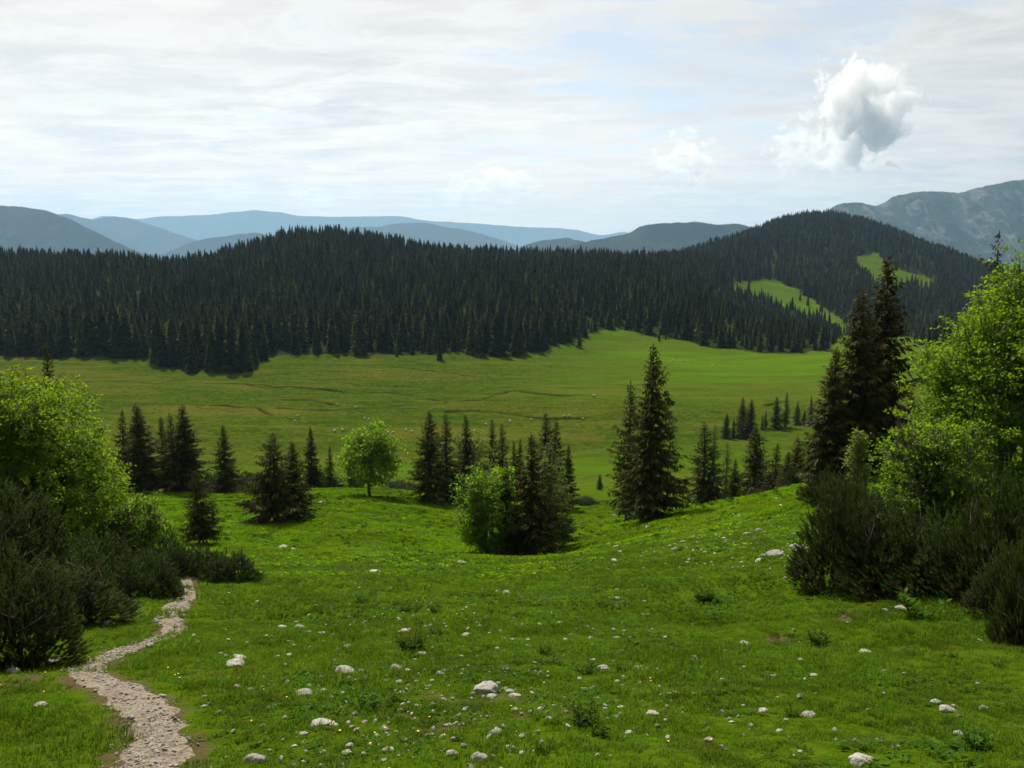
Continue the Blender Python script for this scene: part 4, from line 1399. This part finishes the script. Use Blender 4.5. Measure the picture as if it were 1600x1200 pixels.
scatter('ground_cover', leafs, np.column_stack([x, y, ground(x, y)]), np.column_stack([tilt(x, y), np.zeros(n)]), s, np.where(y < 24, rng.integers(0, 3, n), rng.integers(1, 5, n)),
        'broad leaved herbs growing through the turf', 'ground cover')


docks = [dock_clump(450 + k).mesh('dock_clump', [M_HERB if k % 2 else M_LUSH]) for k in range(4)]
x, y = field(30, 112, 0.75, 0.8)
ok = (path_dist(x, y) > 0.3) & (fbm(x / 4, y / 4, 127, 3) > -0.3)
x, y = x[ok], y[ok]
n = len(x)
scatter('ground_cover', docks, np.column_stack([x, y, ground(x, y)]), np.column_stack([tilt(x, y), rng.random(n) * 6.28]), (0.6 + 0.7 * rng.random(n)) * np.interp(y, [30, 55], [0.5, 1.0]), rng.integers(0, 4, n),
        'upright leafy dock clumps in the lush meadow', 'ground cover')


# ------------------------------------------------------------------ stones
def rock_mesh(seed, flat=0.6):
    import bmesh
    r = np.random.default_rng(seed)
    bm = bmesh.new()
    bmesh.ops.create_icosphere(bm, subdivisions=4, radius=0.5)
    V = np.array([v.co for v in bm.verts])
    # cut by random planes for broken faces
    for _ in range(11):
        nrm = unit(1, r)[0]
        dd = 0.27 + 0.20 * r.random()
        s = V @ nrm - dd
        V = V - np.where(s > 0, s * 0.9, 0)[:, None] * nrm
    q = fbm(V[:, 0] * 5 + seed, V[:, 1] * 5 + V[:, 2] * 3.1, seed, 4)
    V = V * (1 + 0.10 * q)[:, None]
    V = V * np.array([1.25, 0.95, flat * 1.2])
    V[:, 2] += 0.12
    for v, c in zip(bm.verts, V):
        v.co = c
    me = bpy.data.meshes.new('stone')
    bm.to_mesh(me); bm.free()
    me.materials.append(M_STONE)
    me.polygons.foreach_set('use_smooth', np.full(len(me.polygons), True))
    return me


ROCKS = [rock_mesh(500 + k, 0.45 + 0.12 * (k % 4)) for k in range(9)]


def stone(px, py, wpx, kind, label, group=None, squash=1.0, name='stone', rz=None):
    x, y, z = at(px, py)
    s = wpx / FPX * math.hypot(y, z) / 1.25
    o = put(name, ROCKS[kind], (x, y, z - 0.11 * s + 0.010), rz if rz is not None else random.uniform(-0.6, 0.6), (s, s, s * squash))
    tl = tilt(np.array([x]), np.array([y]))[0]
    o.rotation_euler[0], o.rotation_euler[1] = tl[0] * 0.5, tl[1] * 0.5
    return tag(o, label, 'stone', group)


stone(760, 1082, 42, 3, 'biggest pale boulder in the foreground turf', name='boulder', rz=0.2)
for px, py, wd, k, txt in (
        (398, 1188, 34, 2, 'pale stone at the bottom beside the path'), (371, 1043, 36, 0, 'flat grey stone with a dark stone behind it'), (375, 1032, 20, 4, 'dark stone behind the flat grey stone'),
        (538, 1056, 36, 1, 'long grey slab tilted down to the right'), (619, 1052, 22, 7, 'rounded grey stone left of the boulder'), (637, 1053, 14, 4, 'brownish stone touching the rounded grey stone'),
        (478, 1087, 32, 0, 'long flat stone between the path and the round spotted stone'), (601, 1138, 16, 7, 'round spotted stone below the long flat stone'), (500, 1130, 34, 4, 'low knobbly rock strip near the lower path'),
        (546, 1168, 14, 3, 'small bright stone under the knobbly rock strip'), (748, 1190, 28, 7, 'blocky pale stone at the lower edge of the picture'), (774, 1147, 22, 6, 'grey split stone below the boulder'),
        (706, 1184, 20, 1, 'bright slab left of the blocky pale stone'), (797, 1170, 20, 2, 'grey stone right of the blocky pale stone'), (530, 1196, 16, 5, 'pale stone on dark earth at the bottom'),
        (1347, 1198, 44, 1, 'long pale slab cut by the lower edge on the right'), (874, 976, 10, 3, 'white stone alone in the clean grass above centre'), (894, 993, 13, 0, 'flat white stone below the lone white one'),
        (1163, 1008, 18, 7, 'white stone beside the bare brown hollow'), (1108, 1163, 16, 3, 'bright white stone in the lower right turf'), (1019, 1118, 20, 4, 'grey stone in the lower middle right'),
        (945, 1047, 22, 0, 'left stone of the short stone row'), (976, 1047, 16, 2, 'second stone of the short stone row'), (1008, 1047, 14, 5, 'right end stone of the short stone row'),
        (996, 1043, 12, 1, 'third stone of the short stone row'), (1463, 1098, 18, 0, 'pale stone above its larger neighbour on the right slope'), (1480, 1115, 26, 1, 'long pale stone below its smaller neighbour on the right slope'),
        (1537, 1106, 14, 7, 'round pale stone on the far right slope'), (1500, 1152, 20, 0, 'flat pale stone beside the right edge herb clump'), (1264, 1115, 26, 0, 'pale stones row end beside a low herb on the right'),
        (1192, 1113, 16, 5, 'pale stone left of the low herb on the right'), (1413, 952, 26, 6, 'grey stone beside the tall herb under the thicket'), (1385, 953, 16, 1, 'flat stone left of the grey one under the thicket'),
        (1352, 1020, 20, 4, 'low stone in the grass below the thicket'), (167, 949, 18, 3, 'white stone on the bank left of the path'), (205, 948, 26, 0, 'flat grey stone on the bank beside the white one'),
        (165, 978, 26, 1, 'grey slab on the mossy bank'), (20, 1055, 24, 7, 'white stone under the nearest dwarf pine'), (85, 1040, 22, 6, 'mossy stone beside the path corner'), (62, 1104, 22, 5, 'pale stone in the lower left grass'),
        (253, 1090, 13, 2, 'stone on the right rim of the path'), (204, 1128, 13, 7, 'round stone lying on the lower path'), (234, 1014, 16, 3, 'pale block at the narrow bend of the path'), (244, 974, 14, 7, 'stone on the tuft inside the path bend'),
        (440, 979, 16, 1, 'pale stone on the smooth slope right of the path'), (440, 857, 20, 6, 'grey rock on the bright grass under the wide spruce'), (456, 860, 12, 3, 'small rock next to the grey rock under the wide spruce'),
        (501, 787, 9, 3, 'pale stone near the wide spruce on the lush grass'), (1245, 855, 26, 1, 'long pale ledge beside the right thicket'), (1215, 868, 34, 0, 'pale ledge on the spur left of the thicket'),
        (1187, 875, 16, 5, 'small pale block at the low end of the spur ledge'), (965, 855, 18, 0, 'flat pale stone at the foot of the spur'), (720, 880, 16, 4, 'low stones on the lip above the dark clump'),
        (1057, 862, 14, 2, 'grey stone in the middle of the spur slope'), (1220, 792, 14, 6, 'grey block high on the spur')):
    stone(px, py, wd, k, txt)
# the smaller stones of the turf, by where they lie
def spread(n, cx, cy, sx, sy, w0, w1, label, group, lo=None):
    for _ in range(n):
        px, py = cx + random.gauss(0, sx), cy + random.gauss(0, sy)
        if not (5 < px < 1595 and 770 < py < 1197) or float(path_dist(np.array([at(px, py)[0]]), np.array([at(px, py)[1]]))[0]) < 0.1:
            continue
        stone(px, py, random.uniform(w0, w1) * random.choice((0.7, 0.95, 1.1, 1.3)), random.randrange(9), label, group, random.uniform(0.6, 1.1))


spread(62, 630, 1080, 125, 62, 7, 16, 'small pale stone among many in the middle foreground turf', 'small stones in the middle foreground')
spread(26, 545, 990, 60, 22, 5, 10, 'little white stone among the scatter above the long grey slab', 'small stones above the grey slab')
spread(26, 990, 1060, 110, 55, 6, 12, 'small pale stone in the turf right of the boulder', 'small stones right of the boulder')
spread(22, 1380, 1080, 130, 55, 6, 13, 'small pale stone on the right foreground slope', 'small stones on the right slope')
spread(18, 400, 1070, 50, 50, 6, 13, 'small pale stone on the bank right of the path', 'small stones right of the path')
spread(70, 1120, 840, 80, 26, 4, 10, 'small white stone on the stony slope of the spur', 'stones on the spur')
# the smallest stones, uncountable
q = []
for cx, cy, sx, sy, n in ((640, 1080, 180, 80, 340), (1120, 835, 85, 28, 420), (1000, 1050, 220, 80, 200), (1230, 865, 40, 12, 60), (1290, 800, 40, 40, 50), (600, 960, 130, 30, 120), (500, 835, 120, 25, 60), (1262, 663, 16, 4, 60)):
    for _ in range(int(n * 1.3)):
        px, py = random.gauss(cx, sx), random.gauss(cy, sy)
        if py > 1230 or py < 620:
            continue
        x, y, z = at(px, py)
        q.append((x, y, z + 0.015, (0.014 + 0.032 * random.random() ** 2) * (1 + y / 26)))
q = np.array(q)
q = q[path_dist(q[:, 0], q[:, 1]) > 0.05]
n = len(q)
scatter('stones', ROCKS, q[:, :3], np.column_stack([rng.normal(size=(n, 2)) * 0.3, rng.random(n) * 6.28]), q[:, 3], rng.integers(0, 9, n), 'small white stones strewn through the turf', 'stones')
# gravel of the path
GRAV = []
for me_ in ROCKS[:4]:
    GRAV.append(me_.copy()); GRAV[-1].name = 'gravel_stone'; GRAV[-1].materials[0] = M_GRAVEL
t_ = rng.integers(0, len(PATH_L), 5200)
d_ = np.gradient(PATH_L, axis=0); d_ /= np.linalg.norm(d_, axis=1, keepdims=True)
nn = np.stack([d_[:, 1], -d_[:, 0]], 1)
off = np.clip(rng.normal(size=len(t_)) * 0.5, -1.15, 1.15)
g = PATH_L[t_] + nn[t_] * (off * PATH_H[t_])[:, None] + 0.05 * rng.normal(size=(len(t_), 2))
gs = 0.012 + 0.042 * rng.random(len(t_)) ** 5
scatter('gravel', GRAV, np.column_stack([g, ground(g[:, 0], g[:, 1]) + 0.008]), np.column_stack([rng.normal(size=(len(t_), 2)) * 0.4, rng.random(len(t_)) * 6.28]), gs, rng.integers(0, 4, len(t_)),
        'loose pale gravel on the footpath', 'gravel')


# ------------------------------------------------------------------ herbs, flowers
def herb(seed, stems, H, leafL):
    r = np.random.default_rng(seed)
    st, lf = Buf(), Buf()
    for i in range(stems):
        a = r.random() * 6.283
        o = 0.10 * r.random() ** 0.5
        b = np.array([o * math.cos(a), o * math.sin(a), -0.03])
        lean = 0.12 + 0.5 * r.random()
        h = H * (0.55 + 0.5 * r.random())
        P = np.array([b, b + [0.4 * lean * h * math.cos(a), 0.4 * lean * h * math.sin(a), 0.55 * h], b + [lean * h * math.cos(a), lean * h * math.sin(a), h]])
        st.tube(P, [0.006, 0.005, 0.003], 4, 0.3)
        n = 9
        q = np.linspace(0.12, 1.0, n)
        base = np.stack([np.interp(q, [0, 0.5, 1], P[:, k]) for k in range(3)], 1)
        az = a + np.arange(n) * 2.4 + r.random()
        d = np.stack([np.cos(az), np.sin(az), 0.45 + 0.6 * q], 1)
        ln = leafL * (1.15 - 0.55 * q) * (0.8 + 0.4 * r.random(n))
        V, T = cards(base, d, np.array([0, 0, 1.0]) + 0.3 * unit(n, r), ln, ln * 0.42, 0.25)
        lf.add(V, T, np.repeat(np.clip(0.3 + 0.5 * q + 0.15 * r.normal(size=n), 0, 1), 4))
    return st.mesh('herb_stem', [M_HERB], True), lf.mesh('herb_leaves', [M_HERB])


HERBS = [herb(600, 16, 0.24, 0.13), herb(601, 9, 0.20, 0.11), herb(602, 6, 0.26, 0.14), herb(603, 22, 0.26, 0.12)]


def herb_at(px, py, hpx, k, label, group=None):
    x, y, z = at(px, py)
    s = hpx / FPX * math.hypot(y, z) / 0.24
    o = bpy.data.objects.new('herb_plant', None)
    o.empty_display_size = 0.1
    o.location = (x, y, z); o.rotation_euler = (0, 0, random.random() * 6.28); o.scale = (s, s, s)
    COL.objects.link(o)
    put('stem', HERBS[k][0], parent=o); put('leaves', HERBS[k][1], parent=o)
    return tag(o, label, 'herb', group)


herb_at(644, 1020, 28, 3, 'largest leafy herb clump in the middle of the foreground')
herb_at(1438, 965, 36, 2, 'tall pale leaved herb beside the grey stone under the thicket')
herb_at(1278, 1008, 24, 0, 'dark herb clump alone on the right slope')
herb_at(1102, 942, 24, 0, 'dark leafy herb right of centre with a smaller one beside it')
herb_at(1124, 944, 16, 1, 'smaller herb right beside the dark leafy one')
herb_at(916, 1050, 24, 2, 'dark herb at the left end of the short stone row')
herb_at(916, 1138, 28, 0, 'dark herb in the lower middle turf')
herb_at(933, 1155, 26, 1, 'paler herb just below the dark one in the lower middle')
herb_at(1522, 1178, 30, 0, 'herb clump in the lower right corner turf')
herb_at(1234, 1118, 20, 1, 'low herb between two pale stones on the right')
herb_at(578, 1105, 24, 0, 'dark herb under the long grey slab')
herb_at(615, 1102, 16, 2, 'thin dark herb right of the one under the slab')
herb_at(642, 1040, 14, 1, 'small herb in front of the largest clump')
herb_at(567, 1075, 18, 1, 'bright herb beside the knobbly rock')
herb_at(850, 1178, 24, 1, 'bright yellow green herb in the bottom middle turf')
for px, py, h in ((553, 965, 9), (568, 943, 14), (583, 934, 9), (602, 912, 8), (617, 945, 11), (633, 957, 13), (652, 957, 12), (680, 957, 15), (656, 980, 11), (680, 992, 14), (759, 972, 12), (766, 958, 12), (627, 910, 8), (733, 931, 6), (759, 985, 8)):
    herb_at(px, py, h, random.randrange(3), 'small dark leafy herb in the band above the largest clump', 'herbs above the largest clump')
for px, py, h in ((835, 1010, 8), (852, 1025, 14), (970, 1050, 12), (1060, 945, 8), (1190, 900, 7), (980, 890, 6), (895, 905, 7), (1030, 1060, 8), (1355, 1078, 8), (1430, 1098, 9), (1423, 1140, 10), (1560, 1045, 12), (720, 1160, 10), (455, 1120, 9), (340, 1010, 8), (1490, 1030, 10)):
    herb_at(px, py, h, random.randrange(3), 'little herb tuft scattered in the foreground turf', 'herbs scattered in the turf')


def flower_mesh():
    r = np.random.default_rng(9)
    B = Buf()
    B.tube([(0, 0, -0.02), (0.004, 0, 0.04), (0, 0.003, 0.085)], 0.0016, 4, 0.4)
    k0 = len(B.t[0])
    n = 14
    a = np.linspace(0, 6.283, n, endpoint=False)
    d = np.stack([np.cos(a), np.sin(a), 0.35 + 0 * a], 1)
    V, T = cards(np.repeat([[0, 0.003, 0.085]], n, 0), d, np.array([0, 0, 1.0]) + 0 * d, 0.021, 0.012)
    B.add(V, T, 1)
    V, T, c = B.arrays()
    return arr_mesh('flower', V, T, [M_GRASS, M_YELLOW], mi=np.where(np.arange(len(T)) < k0, 0, 1), tint=c)


FL = flower_mesh()
for cx, cy, sx, sy, n, txt in ((262, 1056, 16, 4, 7, 'yellow flower in the patch beside the upper path bend'), (60, 1095, 25, 15, 6, 'yellow flower in the lower left grass'), (540, 1150, 40, 22, 9, 'yellow flower among the stones at the bottom'),
                               (720, 1155, 60, 25, 8, 'yellow flower in the turf below the boulder'), (1010, 1060, 30, 12, 5, 'yellow flower beside the short stone row'), (410, 1120, 25, 30, 5, 'yellow flower on the bank right of the lower path'),
                               (870, 922, 30, 6, 5, 'tiny yellow flower on the clean slope above centre'), (1100, 1140, 90, 30, 5, 'yellow flower in the lower right turf')):
    for _ in range((n + 1) // 2):
        x, y, z = at(random.gauss(cx, sx), min(1196, random.gauss(cy, sy)))
        tag(put('yellow_flower', FL, (x, y, z + 0.01), random.random() * 6, random.uniform(0.4, 0.65)), txt, 'flower', txt.replace('yellow flower', 'yellow flowers'))


# ------------------------------------------------------------------ sheep on the pasture
def sheep_mesh():
    me = bpy.data.meshes.new('sheep_frame')
    pts = [(0, 0, 0.62, .26), (0.34, 0, 0.64, .25), (-0.36, 0, 0.63, .25), (0.56, 0, 0.60, .14), (0.74, 0, 0.42, .10), (0.88, 0, 0.30, .065),
           (0.32, .13, 0.42, .09), (0.32, .13, 0.2, .05), (0.32, .13, 0.0, .045), (0.32, -.13, 0.42, .09), (0.32, -.13, 0.2, .05), (0.36, -.13, 0.0, .045),
           (-0.34, .13, 0.42, .11), (-0.38, .13, 0.2, .05), (-0.34, .13, 0.0, .045), (-0.34, -.13, 0.42, .11), (-0.36, -.13, 0.2, .05), (-0.30, -.13, 0.0, .045),
           (-0.62, 0, 0.55, .05), (-0.68, 0, 0.38, .04), (0.70, 0.12, 0.50, .03), (0.70, -0.12, 0.50, .03)]
    ed = [(0, 1), (0, 2), (1, 3), (3, 4), (4, 5), (1, 6), (6, 7), (7, 8), (1, 9), (9, 10), (10, 11), (2, 12), (12, 13), (13, 14), (2, 15), (15, 16), (16, 17), (2, 18), (18, 19), (4, 20), (4, 21)]
    me.from_pydata([p[:3] for p in pts], ed, [])
    o = bpy.data.objects.new('sheep_frame', me)
    COL.objects.link(o)
    md = o.modifiers.new('skin', 'SKIN')
    for sv, p in zip(me.skin_vertices[0].data, pts):
        sv.radius = (p[3], p[3])
    me.skin_vertices[0].data[0].use_root = True
    o.modifiers.new('sub', 'SUBSURF').levels = 1
    dg = bpy.context.evaluated_depsgraph_get()
    out = bpy.data.meshes.new_from_object(o.evaluated_get(dg))
    bpy.data.objects.remove(o)
    m, n = new_mat('sheep wool')
    g = n.n('ShaderNodeTexCoord').outputs['Object']
    z = n.n('ShaderNodeSeparateXYZ', ins={0: g})
    face = n.math('MAXIMUM', n.ramp(z.outputs[0], 0.62, 0.72), n.ramp(z.outputs[2], 0.34, 0.28))
    col = n.mix(face, (0.55, 0.50, 0.41), (0.10, 0.08, 0.065))
    bp = n.n('ShaderNodeBump', ins={'Strength': 0.8, 'Distance': 0.04, 'Height': n.noise(g, 30, 3)})
    n.n('ShaderNodeOutputMaterial', ins={0: n.n('ShaderNodeBsdfPrincipled', ins={'Base Color': col, 'Roughness': 1.0, 'Normal': bp.outputs[0]}).outputs[0]})
    out.materials.clear(); out.materials.append(m)
    out.polygons.foreach_set('use_smooth', np.full(len(out.polygons), True))
    out.name = 'sheep'
    return out


SH = sheep_mesh()
for px, py, s, txt in ((523, 676, 1.25, 'largest pale sheep left of the maple top'), (535, 674, 1.0, 'pale sheep second from the left before the maple'), (551, 675, 1.0, 'sheep just left of the maple top'),
                       (606, 678, 1.0, 'sheep right of the maple top, head down'), (614, 678, 1.0, 'sheep beside another right of the maple top'), (634, 674, 0.9, 'sheep left of the first tall middle spruce'), (643, 676, 0.9, 'sheep nearest the first tall middle spruce'),
                       (527, 634, 1.1, 'white sheep far out beside a ditch'), (556, 638, 1.1, 'dark bellied sheep far out right of the white one'), (570, 656, 1.1, 'sheep above the maple'), (576, 657, 1.0, 'smaller sheep close to the one above the maple'),
                       (461, 658, 1.0, 'sheep below the curved ditch, lower of two'), (465, 652, 1.1, 'sheep below the curved ditch, upper of two'), (741, 675, 0.9, 'sheep right of the thin middle spruce'),
                       (759, 665, 1.0, 'sheep above the rounded grey green tree'), (797, 661, 1.2, 'sheep right of the slender middle spruces'), (830, 658, 1.1, 'sheep on the open pasture above the clump'), (928, 621, 1.5, 'bright white sheep at the long ditch left of the tall pair'),
                       (881, 652, 1.0, 'first sheep of the far row left of the tall pair'), (889, 652, 1.0, 'second sheep of the far row left of the tall pair'), (911, 656, 1.0, 'dark sheep of the far row left of the tall pair'),
                       (1052, 565, 1.2, 'far sheep on the high pasture, leftmost'), (1067, 567, 1.2, 'far sheep on the high pasture, second'), (1079, 567, 1.2, 'far sheep on the high pasture, third'), (1113, 573, 1.2, 'far sheep alone on the high pasture')):
    tag(put('sheep', SH, at(px, py, 120), random.random() * 6.28, s * 0.78), txt, 'sheep', 'sheep on the pasture')


#SECTION_AIR
# ------------------------------------------------------------------ clouds: bodies of vapour beyond and above the haze
def cloud_mat(name, dens, sc, seed, torn, full):
    m, n = new_mat(name)
    g = n.n('ShaderNodeTexCoord').outputs['Object']
    p = n.vmath('ADD', g, (seed * 3.1, seed * 1.7, seed * 0.3))
    big = n.noise(p, sc, 10, 0.66, 0.6)
    big = n.math('ADD', n.math('MULTIPLY', n.math('SUBTRACT', big, 0.5), torn), 0.5)
    ln = n.n('ShaderNodeVectorMath', operation='LENGTH', ins={0: g}).outputs[1]
    edge = n.ramp(ln, 0.2, 1.0, full, -0.75)
    f = n.math('ADD', big, edge)
    d = n.math('MULTIPLY', n.ramp(f, 0.45, 0.57), dens)
    v = n.n('ShaderNodeVolumePrincipled', ins={'Color': (0.96, 0.96, 0.97, 1), 'Density': d, 'Anisotropy': 0.35})
    n.n('ShaderNodeOutputMaterial', ins={'Volume': v.outputs[0]})
    m.cycles.volume_step_rate = 0.10
    return m


def cloud(px, py, wpx, hpx, Y, label, dens, sc, seed, torn=3.4, full=0.18):
    import bmesh
    u, v = ray(px, py)
    bm = bmesh.new()
    bmesh.ops.create_icosphere(bm, subdivisions=3, radius=1.0)
    me = bpy.data.meshes.new('cloud'); bm.to_mesh(me); bm.free()
    me.materials.append(cloud_mat('cloud vapour', dens, sc, seed, torn, full))
    a, b = wpx / FPX * Y * 0.5, hpx / FPX * Y * 0.5
    o = put('cloud', me, (float(u * Y), Y, float(v * Y)), 0, (a, (a + b) * 0.5, b))
    return tag(o, label, 'cloud')


CLOUDS = True
if CLOUDS:
    cloud(1342, 180, 210, 250, 16500, 'large grey cumulus cloud with white rim above the round hill', 0.0044, 2.6, 1, 4.6, 0.21)
    for px, py, w_, h_, txt, sd in ((1245, 240, 70, 60, 'small white cloud scrap left of the large cumulus', 2), (1068, 250, 75, 60, 'small wispy cloud left of the cumulus scrap', 3), (785, 286, 90, 40, 'flat white cloud scrap low over the ridges', 4),
                                    (716, 304, 50, 42, 'faint cloud scrap left of the flat white one', 5), (487, 314, 60, 34, 'faint grey cloud scrap above the pale long ridge', 6)):
        cloud(px, py, w_ * 1.9, h_ * 1.7, 23200, txt, 0.0022, 2.4, sd, 6.0, -0.02)

# ------------------------------------------------------------------ haze
def haze():
    x0, x1, y0, y1, z0, z1 = -24000, 24000, -60, 21600, -560, 1100
    V = [(x, y, z) for x in (x0, x1) for y in (y0, y1) for z in (z0, z1)]
    F = [(0, 1, 3, 2), (4, 6, 7, 5), (0, 4, 5, 1), (2, 3, 7, 6), (0, 2, 6, 4), (1, 5, 7, 3)]
    me = bpy.data.meshes.new('haze'); me.from_pydata(V, [], F)
    m, n = new_mat('haze')
    v = n.n('ShaderNodeVolumePrincipled', ins={'Color': (0.42, 0.70, 1.0, 1), 'Density': 5.0e-5, 'Anisotropy': 0.2})
    n.n('ShaderNodeOutputMaterial', ins={'Volume': v.outputs[0]})
    m.cycles.volume_sampling = 'DISTANCE'
    me.materials.append(m)
    tag(put('haze', me), 'thin blue haze over the valley', 'haze', kind='stuff')


haze()
